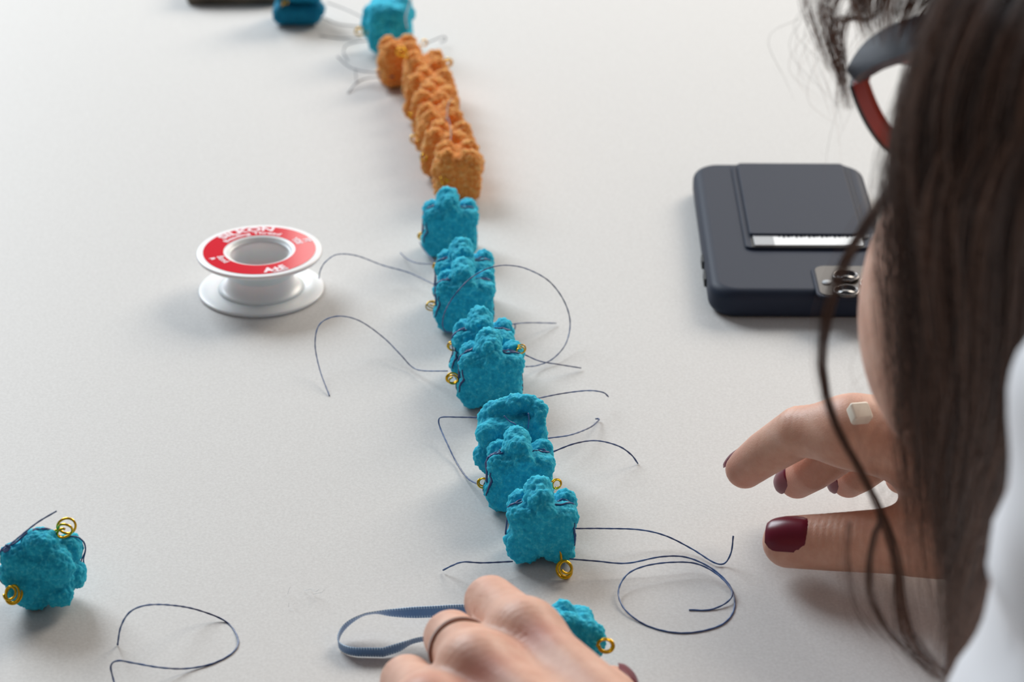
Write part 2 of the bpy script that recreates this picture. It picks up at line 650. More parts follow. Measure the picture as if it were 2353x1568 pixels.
def bead_mesh(key, f, seed, h, mat, amp=1.0, lo=(-18, -17, -2), hi=(18, 17, 34)):
    if key in _bead_cache:
        return _bead_cache[key]
    V, Q = nets(f, lo, hi, h)
    N = grad(f, V.astype(np.float32), .3)
    w1 = worley(V, seed, 4.6)
    w2 = worley(V + 50, seed + 3, 2.3)
    w3 = worley(V + 90, seed + 5, 1.1)
    disp = amp * ((.52 - w1) * .75 + (.5 - w2) * 1.1 + (.5 - w3) * .6)
    V = V + N * np.clip(disp, -1.1, 1.1)[:, None]
    V[:, 2] -= V[:, 2].min()
    o = mesh_obj('body', V * .001, Q, mat)
    me = o.data
    bpy.data.objects.remove(o)
    _bead_cache[key] = me
    return me


def surf_loop(f, centre, ax_u, ax_v, offs=.75, n=120, rmax=24.0):
    """closed curve where the plane (centre, u, v) cuts the field's surface (mm)"""
    out = []
    th = np.linspace(0, 2 * np.pi, n, endpoint=True)
    dirs = np.cos(th)[:, None] * np.asarray(ax_u) + np.sin(th)[:, None] * np.asarray(ax_v)
    rs = np.linspace(2, rmax, 120)
    pts = np.asarray(centre)[None, None] + dirs[:, None] * rs[None, :, None]
    D = f(pts.reshape(-1, 3).astype(np.float32)).reshape(n, -1)
    ins = D < 0
    last = np.where(ins.any(1), ins.shape[1] - 1 - np.argmax(ins[:, ::-1], 1), 0)
    r = rs[last] + offs
    # pulled tight: a light smoothing keeps it taut across hollows
    for _ in range(6):
        r = np.maximum(r, .5 * (np.roll(r[:-1], 1)[list(range(n - 1)) + [0]] + np.roll(r[:-1], -1)[list(range(n - 1)) + [0]]))
    return np.asarray(centre)[None] + dirs * r[:, None]


def coil_path(r=2.2, turns=2.4, stem=3.5, seed=0):
    """a stem and a loosely wound, uneven spiral of wire"""
    rr = np.random.default_rng(seed)
    t = np.linspace(0, 1, 60)
    a = t * turns * 2 * np.pi
    rad = r * (1 - .42 * t) * (1 + .06 * np.sin(a * .7 + seed))
    tip = .55 * np.sin(a / turns * 1.3 + seed)
    c = np.stack([rad * .86 * np.sin(a) + .25 * t, (t - .5) * 3.0 + tip * np.cos(a), r - rad * np.cos(a) - .35 * t], 1)
    st = np.array([[0, -1.5, -stem], [.15, -1.5, -stem * .5], [0, -1.5, -.3]])
    return np.vstack([st, c]) * .001


_coils = [coil_path(seed=s, turns=tn) for s, tn in ((1, 2.4), (2, 2.0), (3, 2.7))]
_coil_me = []
for k, c_ in enumerate(_coils):
    o = tube('wire_loop', c_, .00027, M['gold'], None, 8, n=90)
    _coil_me.append(o.data)
    bpy.data.objects.remove(o)


def add_coil(bead, px, py, Y, size=1.0, axis=(1, 0, 0), face=(0, -1, 0), var=0):
    """gold eye at a photo pixel on the plane of depth Y; axis = way out of the bead"""
    pos = PY(px, py, Y)
    z = np.asarray(axis, float)
    z /= np.linalg.norm(z)
    y = np.asarray(face, float)
    y -= z * (y @ z)
    y /= np.linalg.norm(y)
    x = np.cross(y, z)
    R = Matrix(np.stack([x, y, z], 1).tolist()).to_4x4()
    size *= 1.12
    pos = pos - z * .0022 * size
    o = bpy.data.objects.new('wire_loop', _coil_me[var % 3])
    COL.objects.link(o)
    o.matrix_world = Matrix.Translation(pos.tolist()) @ R @ Matrix.Scale(size, 4)
    world_parent(o, bead)
    return o


def world_parent(o, par):
    mw = o.matrix_world.copy() if False else Matrix.LocRotScale(o.location, o.rotation_euler, o.scale)
    pm = Matrix.LocRotScale(par.location, par.rotation_euler, par.scale)
    o.parent = par
    o.matrix_basis = pm.inverted() @ mw


BIND = {}


def bead(me, f, loc, yaw, label, tilt=(0, 0), scale=1.0, wraps=(), group=None, z=0.0, arcs=None):
    b = empty('fuzzy_bead', (loc[0], loc[1], z), (tilt[0], tilt[1], yaw))
    b.scale = (scale,) * 3
    tag(b, label, 'bead', group)
    o = bpy.data.objects.new('body', me)
    COL.objects.link(o)
    o.parent = b
    for key in wraps:
        if key not in BIND:
            c, u, v, r = WRAPS[key]
            path = surf_loop(lambda q: f(q, False), c, u, v)
            t_ = tube('binding_thread', path * .001, r, M['thread'], None, 8, n=150, twist=9000, ply=.12)
            BIND[key] = t_.data
            bpy.data.objects.remove(t_)
        t = bpy.data.objects.new('binding_thread', BIND[key])
        COL.objects.link(t)
        t.parent = b
    for arc in ARCS.get(arcs, ()):
        pth_ = drape(me, arc)
        if len(pth_) > 5:
            tube('binding_thread', pth_, .00034, M['thread'], b, 8, n=60, twist=5200, ply=.14)
    if arcs:        # strand down the left front corner
        t_ = _bvh[me.name]
        pp = []
        sg = -1 if 'nearest the camera' in label else 1
        for z_ in np.linspace(17.5, 7.5, 16):
            d_ = Vector((sg, .42, 0)).normalized()
            h = t_.ray_cast(Vector((-30 * sg, -15.8 + .12 * (17.5 - z_), z_)) * .001, d_)[0]
            if h is not None:
                pp.append(np.array(h) - np.array(d_) * .0002)
        if len(pp) > 6:
            tube('binding_thread', pp, [.0002, .0004, .0005, .0004, .0002], M['thread'], b, 8, n=40)
    return b


from mathutils.bvhtree import BVHTree
_bvh = {}
ARCS = {  # (start x y z mm, ray direction) per point; threads lying over the shoulders and down the front corner
    'a': [[(-13.2, -2.6), (-11.6, -2.2), (-9, -.9), (-6.8, .6), (-4.6, 2)], [(-12.6, -2.8), (-10, -2.8), (-7.5, -2.2), (-5, -1.6)], [(4.4, -3.2), (7, -3.2), (9.4, -2.2), (11.6, -.4), (12.8, 1.2)],
          [(4.6, 1.6), (7, 1.6), (9.6, 1.2), (11.6, .9), (12.8, .8)]],
    'b': [[(-12.8, -3.6), (-10.6, -3.4), (-8, -2.4), (-5.2, -1.2)], [(-12.4, -3.4), (-10, -1.8), (-7.6, .4), (-5, 2.4)], [(-12.6, -3.9), (-10, -4.0), (-7, -3.6), (-5, -3.2)], [(4.6, -1), (7, -1.6), (9.4, -1.2), (11.6, .4), (12.8, 1.8)],
          [(4.6, 1.4), (8, 1.4), (11, 1.3), (12.6, 1.5)]],
}


def drape(me, arc):
    if me.name not in _bvh:
        _bvh[me.name] = BVHTree.FromPolygons([v.co for v in me.vertices], [p.vertices for p in me.polygons])
    t = _bvh[me.name]
    out = []
    for x, y in spline([(a, b, 0) for a, b in arc], 26)[:, :2]:
        h = t.ray_cast(Vector((x, y, 23.4 if abs(x) < 9 else 30)) * .001, Vector((0, 0, -1)))[0]
        if h is not None and h.z > .008:
            out.append(np.array(h) + np.array([0, -.00005, .00022]))
    out = np.array(out)
    for _ in range(4):      # taut
        out[1:-1, 2] = np.maximum(out[1:-1, 2], .5 * (out[:-2, 2] + out[2:, 2]))
    return out


def unit(*v):
    v = np.array(v, float)
    return v / np.linalg.norm(v)


WRAPS = {
    'k1': ((0, .4, 11), unit(1, 0, .0), unit(0, .02, 1), .00026),
    'k2': ((0, -.6, 11), unit(1, .10, 0), unit(0, -.10, 1), .00026),
    'k3': ((0, .6, 11), unit(1, -.06, 0), unit(0, .14, 1), .00024),
    'l1': ((0, 1, 13), unit(1, .32, -.1), unit(.05, -.1, 1), .00026),
    'l2': ((0, .4, 13), unit(1, .28, -.1), unit(.0, -.02, 1), .00026),
    'o1': ((0, -1, 12), unit(1, .1, 0), unit(0, .1, 1), .0002),
}
for_front = lambda px, py: G(px, py, .001)
KN = [bead_mesh('k%d' % s, field_knob, 11 + s * 17, .5, M['blue'].m) for s in range(4)]
FR = .0095
bp = {}


def row_bead(key, px, py, yaw, var, label, wraps, behind=None, f=field_knob, me=None, scale=1.0, tilt=(0, 0), z=0.0):
    if behind is None:
        g = for_front(px, py)
        loc = (g[0], g[1] + FR)
    else:
        Y = bp[behind][1] + .0205
        # x from the sight line at half the bead's height
        x = (px - CX) / F_PX * (Y * cp + (CAM_H - .012) * sp)
        loc = (x, Y)
    bp[key] = loc
    return bead(me or KN[var], f, loc, yaw, label, tilt, scale, wraps, 'blue fuzzy beads in the row', z, None if me else 'ab'[var % 2])


B = {}
B[1] = row_bead(1, 1246, 1301, .03, 0, 'blue fuzzy bead nearest the camera in the row, coiled gold ring hanging at lower right', ('k1',))
B[2] = row_bead(2, 1196, 1180, .03, 1, 'blue knobbed bead second from the front of the row', ('k1', 'k2'))


def field_hook(p, head=True):
    d = s_box(p, (0, 0, 11.5), (11, 8, 10.5), 4.5)
    for c, r_ in (((-8, -5, 18), 4.6), ((-9, -4, 9), 4.6), ((8, -4, 16.5), 4.8), ((9, -3, 8), 4.6), ((-3, -6.4, 13), 4.6), ((3.5, -6.6, 8), 4.4), ((-6.5, 4, 19.5), 4.6), ((-3, -6, 3.4), 4.6), ((6, -6, 3.2), 4.4)):
        d = smin(d, s_ell(p, c, (r_, r_, r_)), 1.1)
    k = s_cap(p, (-5.5, 4, 21.5), (2, 3.4, 25), 3.9, 3.6)
    k = smin(k, s_cap(p, (2, 3.4, 25), (7.4, 1.6, 26), 3.4, 3.0), 1)
    k = smin(k, s_cap(p, (7.4, 1.6, 26), (10.2, -2.2, 24.6), 3.0, 2.8), 1)
    k = smin(k, s_cap(p, (10.2, -2.2, 24.6), (9.4, -5.2, 21.2), 2.8, 2.7), 1)
    return smin(d, k, .9)


me_l3 = bead_mesh('tilt3', field_hook, 61, .5, M['blue'].m, .9)
B[3] = row_bead(3, 1172, 0, .1, 0, 'blue fuzzy bead with hooked curl on top and no knob, third of the row', (), behind=2,
                f=field_hook, me=me_l3, scale=1.08)
B[4] = row_bead(4, 1130, 941, .0, 2, 'blue knobbed bead fourth from the front, gold ring on each side', ('k1', 'k2', 'k3'), scale=1.03)
B[5] = row_bead(5, 1111, 0, .02, 3, 'blue knobbed bead right behind the one with gold rings on both sides', ('k1', 'k2'), behind=4)
B[6] = row_bead(6, 1070, 766, .0, 1, 'blue knobbed bead with the big loose thread loop arching before it', ('k1', 'k2', 'k3'))
B[7] = row_bead(7, 1068, 0, .02, 0, 'blue knobbed bead half hidden behind the one with the thread loop', ('k1', 'k2'), behind=6)
B[8] = row_bead(8, 1035, 591, .06, 2, 'last small blue knobbed bead touching the orange beads', ('k1', 'k3'))
# threads on the face of the third bead
for cpts in (((1158, 956), (1170, 968), (1182, 974), (1192, 985)), ((1214, 950), (1215, 965), (1213, 985))):
    o = tube('binding_thread', [PY(x, y, bp[3][1] - .0105) for x, y in cpts], .00026, M['thread'], None, 8, n=20)
    world_parent(o, B[3])

OR = [bead_mesh('o%d' % s, field_orange, 101 + s * 13, .5, M['orange'].m, 1.5) for s in range(3)]
orange_rows = [(7, 1052, 467, 0.06, 'nearest orange bead with a plain flat front, touching the last blue bead'),
               (6, 1030, 418, -.22, 'second orange bead from the near end of the orange stretch'),
               (5, 1012, 372, .3, 'third orange bead from the near end, small gold ring on its right edge'),
               (4, 1000, 329, 1.35, 'fourth orange bead, middle of the orange stretch'),
               (3, 988, 288, -.35, 'fifth orange bead, at the thin waist of the orange stretch'),
               (2, 978, 246, .2, 'sixth orange bead, gold rings at both of its upper corners'),
               (1, 918, 206, .2, 'farthest orange bead, set off to the left against the far blue bead')]
O = {}
for k, px, py, yaw, lab in orange_rows:
    g = G(px, py, .001)
    loc = (g[0], g[1] + .0115)
    bp['o%d' % k] = loc
    O[k] = bead(OR[k % 3], field_orange, loc, yaw, lab, scale=.92 if k != 1 else .9, group='orange fuzzy beads in the row')

me_far = bead_mesh('far', lambda p, head=True: field_lumps(p, True, 21, 22, (11, 10, 12)), 77, .7, M['blue'].m)
g = G(896, 132, .001)
bp['far'] = (g[0], g[1] + .01)
FARB = bead(me_far, lambda p, head=True: field_lumps(p, head, 21, 15, (11, 10, 11)), bp['far'], 1.5, 'bright blue fuzzy bead behind the farthest orange bead, cut by the top edge', scale=1.16)
me_tl = bead_mesh('band', field_band, 83, .7, M['teal'].m, .7)
g = G(682, 60, .001)
bp['tl'] = (g[0], g[1] + .0105)
TLB = bead(me_tl, field_band, bp['tl'], .0, 'dark blue fuzzy bead with a groove around it, alone at the upper left', scale=1.1)
me_lb = bead_mesh('left', field_left, 91, .42, M['blue'].m)
g = G(96, 1412, .001)
bp['lb'] = (g[0], g[1] + .010)
LB = bead(me_lb, field_left, bp['lb'], .05, 'blue fuzzy bead lying alone at lower left with two gold rings', wraps=('l1', 'l2'))
me_hb = bead_mesh('handbead', lambda p, head=True: field_lumps(p, True, 33, 30, (9.4, 8, 9.5)), 95, .42, M['blue'].m, .9)
g = G(1303, 1556, .001)
bp['hb'] = (g[0], g[1] + .006)
HB = bead(me_hb, lambda p, head=True: field_lumps(p, head, 33, 20, (10, 8, 9.5)), bp['hb'], .2, 'blue knobbly bead held between the thumb and fingers of the near hand', scale=1.0)

# gold eyes
add_coil(B[1], 1297, 1310, G(1297, 1308, .0036)[1], 1.45, (.15, -.45, -.55), (.15, -1, .6), 2)
add_coil(B[1], 1281, 1113, bp[1][1] + .012, .9, (.6, .5, .5), (0, -1, .2), 1)
add_coil(B[2], 1109, 1108, bp[2][1] - .002, .95, (-1, -.1, .1), (-.2, -.8, 1), 1)
add_coil(B[4], 1039, 870, bp[4][1] - .002, 1.15, (-1, -.1, .1), (.2, -1, .2), 2)
add_coil(B[4], 1197, 805, bp[4][1] + .002, .9, (1, 0, .4), (0, -1, .2), 0)
add_coil(B[5], 1040, 795, bp[5][1], 1.05, (-1, 0, .1), (.2, -1, .2), 1)
add_coil(B[6], 991, 700, bp[6][1] + .002, 1.0, (-1, 0, .1), (-.3, -.6, 1), 0)
add_coil(B[7], 1004, 612, bp[7][1], .9, (-1, 0, .1), (.2, -1, .2), 1)
add_coil(B[8], 970, 543, bp[8][1], .95, (-1, 0, .1), (.4, -1, .2), 2)
add_coil(O[7], 1022, 413, bp['o7'][1] - .011, 1.1, (-.2, -.6, .8), (.2, -.5, .9), 0)
add_coil(O[6], 978, 362, bp['o6'][1] - .006, 1.2, (-.8, -.6, .3), (.3, -1, .3), 2)
add_coil(O[5], 953, 318, bp['o5'][1] - .006, 1.1, (-.9, -.4, .3), (.3, -.8, .6), 1)
add_coil(O[5], 1062, 296, bp['o5'][1] + .006, .95, (.9, -.2, .5), (.1, -1, .3), 0)
add_coil(O[4], 948, 266, bp['o4'][1] - .006, 1.0, (-.9, -.4, .4), (.3, -1, .5), 1)
add_coil(O[2], 926, 120, bp['o2'][1] - .004, 1.3, (-.5, -.4, .9), (.3, -1, .3), 0)
add_coil(O[2], 1030, 145, bp['o2'][1] + .002, 1.1, (1, 0, .4), (0, -1, .2), 2)
add_coil(O[1], 975, 100, bp['o1'][1], .9, (.9, -.2, .6), (0, -1, .3), 1)
add_coil(FARB, 826, 72, bp['far'][1], 1.15, (-1, -.1, -.1), (.3, -1, .2), 0)
add_coil(FARB, 851, 76, bp['far'][1] - .006, 1.0, (-.8, -.6, 0), (.2, -1, .2), 1)
add_coil(TLB, 653, 4, bp['tl'][1] - .013, 1.1, (0, -1, .4), (1, 0, .2), 2)
add_coil(LB, 153, 1217, bp['lb'][1] + .003, 1.45, (.85, -.1, .5), (.6, -1, .3), 0)
add_coil(LB, 26, 1368, bp['lb'][1] - .0135, 1.45, (-.1, -.5, -.7), (-.35, -1, .5), 2)
add_coil(HB, 1393, 1487, bp['hb'][1] - .0100, 1.25, (1, -.1, -.05), (.2, -1, .6), 1)

# ------------------------------------------------------------------ thread spool
spc = G(601, 668, .0)
spool = empty('thread_spool', (spc[0], spc[1], 0))
tag(spool, 'white plastic thread spool with a red ring label, left of the row', 'spool')
HS, RO = .0196, .0276


def flange(z0, z1, r0):
    t = (z1 - z0) / 2
    zc = (z0 + z1) / 2
    arc = [(RO - t + t * math.cos(a), zc + t * math.sin(a)) for a in np.linspace(-math.pi / 2, math.pi / 2, 9)]
    return [(r0, z0)] + arc + [(r0, z1)]


lathe('lower_flange', flange(0, .0016, .0125), M['white_plastic'], spool)
lathe('upper_flange', [(.0125, HS - .002)] + flange(HS - .0018, HS, .0150)[1:-1] + [(.0152, HS), (.0146, HS - .0002), (.0138, HS - .0008), (.0131, HS - .002)], M['white_plastic'], spool)
lathe('core', [(.0123, .0006), (.0195, .0014), (.0172, .0024), (.0155, .004), (.0145, .0062), (.0140, .009), (.0140, HS - .0055), (.0146, HS - .003), (.0160, HS - .0016),
               (.0131, HS - .0012), (.0127, HS - .003), (.0125, HS - .006)], M['white_plastic'], spool)
lathe('winding', [(.0139, .0085), (.0144, .009), (.0144, HS - .006), (.0139, HS - .0052)], M['white_plastic'], spool)
lab = lathe('ring_label', [(.0157, HS + .00001), (.0157, HS + .00012), (.0246, HS + .00012), (.0246, HS + .00001)], M['label_red'], spool, 128)
for p_ in lab.data.polygons:
    p_.use_smooth = False
lab['label'] = 'glossy red ring label with white print'


def ring_text(body, size, r, ang, inward=False, bold=0.0, sx=1.0, font_rot=0.0):
    cu = bpy.data.curves.new('t', 'FONT')
    cu.body = body
    cu.size = size
    cu.align_x = 'CENTER'
    cu.offset = bold
    cu.resolution_u = 3
    to = bpy.data.objects.new('t', cu)
    COL.objects.link(to)
    bpy.context.view_layer.update()
    me = bpy.data.meshes.new_from_object(to.evaluated_get(bpy.context.evaluated_depsgraph_get()))
    bpy.data.objects.remove(to)
    bm = bmesh.new()
    bm.from_mesh(me)
    bpy.data.meshes.remove(me)
    a0 = math.radians(ang)
    for v in bm.verts:
        x, y = v.co.x * sx, v.co.y
        if inward:
            rr, a = r - y, a0 + x / r
        else:
            rr, a = r + y, a0 - x / r
        v.co = (rr * math.cos(a), rr * math.sin(a), HS + .0002)
    o = bm_obj('lettering', bm, M['label_print'], lab, smooth=False)
    for p in o.data.polygons:
        if p.normal.z < 0:
            p.flip()
    return o


ring_text('SILKON', .0056, .0203, 112, bold=.00022, sx=1.25)
ring_text('Beading Thread', .0036, .0168, 108, bold=.0001, sx=1.15)
ring_text('A+E', .0060, .0232, -66, True, .0003, 1.0)
ring_text('THREADS', .0017, .0242, -62, True, .00012, 1.0)
ring_text('Bond', .0042, .0192, 213, True, .0001, .9)
ring_text('B', .0032, .0228, 205, True, .0003)
ring_text('YDS', .0040, .0172, 31, False, .0002, .8)
ring_text('FT', .0040, .0212, 27, False, .0002, .8)

# ------------------------------------------------------------------ threads
thr_n = [0]


def thread(pts, label, r=.00027, mat=None, group=None, free=False, n=None):
    path = np.array([G(x, y, max(z * .001, r)) for x, y, z in pts])
    L = np.linalg.norm(np.diff(path, axis=0), axis=1).sum()
    r *= 1.1
    o = tube('sewing_thread', path, r, mat or M['thread'], None, 8, n=n or max(40, int(L / .0007)), twist=5200, ply=.16)
    V = o.data.vertices
    tag(o, label, 'thread', group)
    return o


thread([(733, 640, 10), (736, 622, 17), (748, 602, 21), (775, 585, 21), (820, 588, 16), (880, 610, 9), (940, 627, 6), (1000, 655, 7)],
       'blue thread running from the spool over to the row of beads', .00022)
thread([(757, 910, 0), (735, 850, 4), (724, 790, 10), (735, 745, 15), (775, 727, 17), (825, 737, 13), (880, 775, 7), (920, 815, 4), (945, 842, 2), (970, 852, 3), (1028, 853, 8)],
       'long thread arching up left of the row below the spool', .00023)
thread([(1040, 764, 8), (1024, 762, 9), (1017, 745, 13), (1022, 718, 20), (1040, 685, 30), (1075, 645, 36), (1110, 622, 38), (1140, 612, 38), (1170, 610, 36), (1210, 618, 32), (1260, 645, 25),
        (1295, 690, 17), (1310, 740, 9), (1300, 790, 4), (1270, 825, 2), (1235, 840, 2), (1208, 843, 5)],
       'big round loop of dark thread standing over the middle beads', .00023)
thread([(1172, 746, 8), (1210, 742, 6), (1278, 743, 1)], 'short straight thread end inside the big round loop', .00023)
thread([(1183, 746, 6), (1184, 752, 4), (1180, 762, 1)], 'tiny thread stub beside the middle beads, inside the big loop', .00023)
thread([(1205, 815, 12), (1240, 830, 7), (1285, 838, 4), (1335, 846, 1)], 'pale blue thread end leaving the right gold ring of the fourth bead', .00024)
thread([(1225, 918, 14), (1290, 905, 12), (1350, 898, 10), (1385, 902, 7), (1398, 912, 4)], 'thread end curving right above the third bead', .00025)
thread([(1255, 1008, 10), (1310, 1000, 8), (1355, 983, 5), (1374, 968, 2), (1376, 963, 1), (1368, 963, 1)], 'thread end with a hooked tip right of the third bead', .00026)
thread([(1265, 1041, 14), (1320, 1020, 15), (1370, 1013, 13), (1420, 1025, 8), (1450, 1045, 4), (1466, 1066, 0)], 'arched thread end right of the second bead, coming down to the table', .00027)
thread([(1100, 960, 10), (1050, 959, 9), (1016, 959, 8), (1008, 966, 7), (1012, 985, 5), (1030, 1025, 3), (1050, 1065, 1), (1075, 1100, 2), (1104, 1116, 6)],
       'thread bent to a corner left of the row, ending at a gold ring', .00026)
thread([(1322, 1215, 10), (1390, 1215, 8), (1470, 1218, 6), (1530, 1232, 4), (1590, 1262, 2), (1640, 1293, 1), (1665, 1295, 1), (1680, 1270, 5), (1685, 1232, 11)],
       'upper thread leaving the nearest bead to the right, its tip turned up', .00027)
thread([(1308, 1285, 6), (1370, 1290, 5), (1440, 1295, 4), (1520, 1280, 5), (1580, 1282, 4), (1640, 1310, 3), (1680, 1352, 1), (1687, 1400, 0), (1660, 1435, 0), (1600, 1453, 0), (1540, 1453, 0),
        (1480, 1435, 0), (1435, 1400, 1), (1421, 1360, 2), (1440, 1322, 4), (1480, 1302, 5), (1540, 1293, 5), (1600, 1296, 4), (1650, 1322, 3), (1682, 1360, 2), (1670, 1385, 1), (1630, 1402, 0), (1583, 1402, 0)],
       'long thread from the nearest bead coiled to a round loop beside the near hand', .00027)
thread([(1178, 1291, 4), (1110, 1294, 6), (1065, 1292, 7), (1040, 1300, 4), (1018, 1311, 1)], 'thread end leaving the nearest bead to the left', .00027)
thread([(270, 1483, 0), (278, 1440, 9), (300, 1406, 15), (340, 1391, 16), (400, 1392, 11), (460, 1404, 4), (520, 1430, 0), (547, 1470, 0), (535, 1500, 0), (490, 1525, 0), (430, 1537, 1),
        (370, 1535, 4), (310, 1525, 6), (272, 1519, 7), (255, 1530, 6), (260, 1560, 3), (275, 1610, 0)], 'loose thread in an open loop lying alone near the lower left corner', .00027)
thread([(-14, 1290, 18), (4, 1268, 23), (17, 1257, 26), (40, 1238, 31), (85, 1202, 38), (130, 1175, 42)], 'stiff thread end sticking up behind the lower left bead', .00026)
kn = tube('sewing_thread', [G(x, y, z * .001) for x, y, z in ((10, 1268, 24), (20, 1262, 25.5), (14, 1254, 26.5), (22, 1258, 26), (16, 1266, 24.5))], .0005, M['thread'], None, 8, n=30)
tag(kn, 'small dark thread knot on the upper left of the lower left bead', 'thread')
thread([(920, 581, 2), (935, 595, 4), (960, 605, 6), (1000, 607, 9)], 'short curved thread end pointing left from the far blue beads', .00023)
thread([(964, 557, 12), (975, 576, 11), (998, 602, 10)], 'thin slanting thread beside the last blue bead', .0002)
far = 'blurred far threads around the upper beads'
T2 = M['thread_grey']
thread([(752, 6, 10), (790, 20, 8), (842, 44, 10)], 'grey thread from the upper left bead slanting down to the far blue bead', .00026, T2, far)
thread([(742, 40, 6), (780, 56, 3), (846, 62, 8)], 'grey thread sagging between the upper left bead and the far gold rings', .00026, T2, far)
thread([(735, 82, 0), (780, 88, 0), (832, 86, 2)], 'faint grey thread lying below the upper left bead', .00026, T2, far)
thread([(880, 94, 8), (830, 95, 6), (796, 104, 4), (790, 122, 1), (800, 140, 0)], 'faint thread curling left of the farthest orange bead', .00026, T2, far)
thread([(775, 130, 8), (805, 155, 5), (850, 166, 6), (905, 166, 9)], 'dark thread end pointing up left beside the farthest orange bead', .00028, T2, far)
thread([(800, 214, 0), (818, 192, 2), (845, 180, 4), (905, 176, 9)], 'forked thread end low left of the farthest orange bead', .00028, T2, far)
thread([(817, 158, 4), (818, 176, 2), (819, 190, 1)], 'tiny thread stub crossing the forked threads left of the orange beads', .00026, T2, far)
thread([(980, 100, 10), (1002, 90, 8), (1020, 84, 5), (1024, 92, 3), (1012, 98, 2)], 'grey thread tuft right of the farthest orange beads', .0003, T2, far)
thread([(936, 66, 27), (932, 40, 30), (940, 12, 31), (948, -20, 31)], 'pale grey thread crossing the front of the far blue bead', .0004, T2, far)
thread([(1026, 278, 26), (1030, 240, 27), (1040, 226, 28)], 'thin lilac thread on top of the fourth orange bead', .0002, T2, far)
thread([(1035, 330, 25), (1036, 300, 26), (1030, 270, 27)], 'thin lilac thread running over the third orange bead', .0002, T2, far)

wisp = empty('fibre_wisp', G(705, 1368))
tag(wisp, 'small wisp of clear fibres on the bare table above the ribbon', 'fibre')
for pts in (((661, 1366), (664, 1356), (667, 1349)), ((673, 1391), (678, 1387)), ((663, 1396), (664, 1386)), ((698, 1355), (703, 1357), (715, 1354), (722, 1356)), ((712, 1354), (725, 1360), (733, 1355)), ((720, 1366), (738, 1362), (745, 1356))):
    o = tube('fibre', [G(x, y, .0006 + .0015 * k) for k, (x, y) in enumerate(pts)], .00007, M['fibre'], None, 5, n=10)
    world_parent(o, wisp)

# ------------------------------------------------------------------ phone with a card wallet case
pl = G(1624, 640, .006)
yf, yb = G(1800, 737, 0)[1], G(1800, 379, .012)[1]
PW, PL, PT = .0815, yb - yf, .0135
ph = empty('phone', (pl[0] + PW / 2, (yf + yb) / 2, 0), (0, 0, -.012))
tag(ph, 'dark blue-grey phone lying face down in a card wallet case', 'phone')
o = bm_obj('case', slab_bm(PW, PL, PT, .0125, .0048, 12, 8), M['case'], ph)
flat_shade_caps(o)


def ph_at(px, py, z=PT):
    g = G(px, py, z)
    return g[0] - ph.location.x, g[1] - ph.location.y


x0, y1 = ph_at(1676, 385)
x1 = PW / 2 - .0075
y0 = ph_at(1800, 575)[1]
y1 = PL / 2 - .006
o = bm_obj('wallet_panel', slab_bm(x1 - x0, y1 - y0, .0016, .003, .0006, 6, 4), M['case'], ph)
o.location = ((x0 + x1) / 2, (y0 + y1) / 2, PT - .0004)
flat_shade_caps(o)
ys = ph_at(1800, 541, PT + .0022)[1]
o = bm_obj('wallet_cover', slab_bm(x1 - x0 - .005, y1 - ys - .002, .0018, .0022, .0007, 6, 4), M['case'], ph)
o.location = ((x0 + x1) / 2, (ys + y1 - .002) / 2, PT + .0011)
flat_shade_caps(o)
yc0 = ph_at(1800, 569, PT + .0012)[1]
o = bm_obj('slot_recess', slab_bm(x1 - x0 - .0055, ys + .002 - yc0, .0004, .0008, .0001, 4, 2), M['dark'], ph, smooth=False)
o.location = ((x0 + x1) / 2, (ys + .002 + yc0) / 2, PT + .0010)
cardo = empty('card', (ph.location.x, ph.location.y, PT + .0015))
tag(cardo, 'white and grey card whose edge shows in the phone case slot', 'card')
cxa = x0 + .0035
o = bm_obj('card_sheet', slab_bm(x1 - x0 - .0075, ys + .003 - (yc0 + .0012), .0004, .0006, .0001, 4, 2), M['card'], cardo, smooth=False)
o.location = ((x0 + x1) / 2, (ys + .003 + yc0 + .0012) / 2, 0)
o = bm_obj('grey_print', slab_bm(.0088, ys + .003 - (yc0 + .0012), .0001, .0004, .00002, 3, 2), M['card_grey'], cardo, smooth=False)
o.location = (x0 + .0038 + .0044, (ys + .003 + yc0 + .0012) / 2, .0004)
V, Q = [], []
for k in range(24):
    xx = x0 + .0150 + k * .0019
    ww = .0009 + .0003 * ((k * 7) % 3)
    yy = ys - .0012
    b = len(V)
    hh = .0010 + .0004 * ((k * 5) % 3)
    V += [(xx, yy - hh + .001, .00042), (xx + ww, yy - hh + .001, .00042), (xx + ww, yy + .003, .00042), (xx, yy + .003, .00042)]
    Q.append((b, b + 1, b + 2, b + 3))
o = mesh_obj('printed_row', V, Q, M['ink'], cardo, smooth=False)
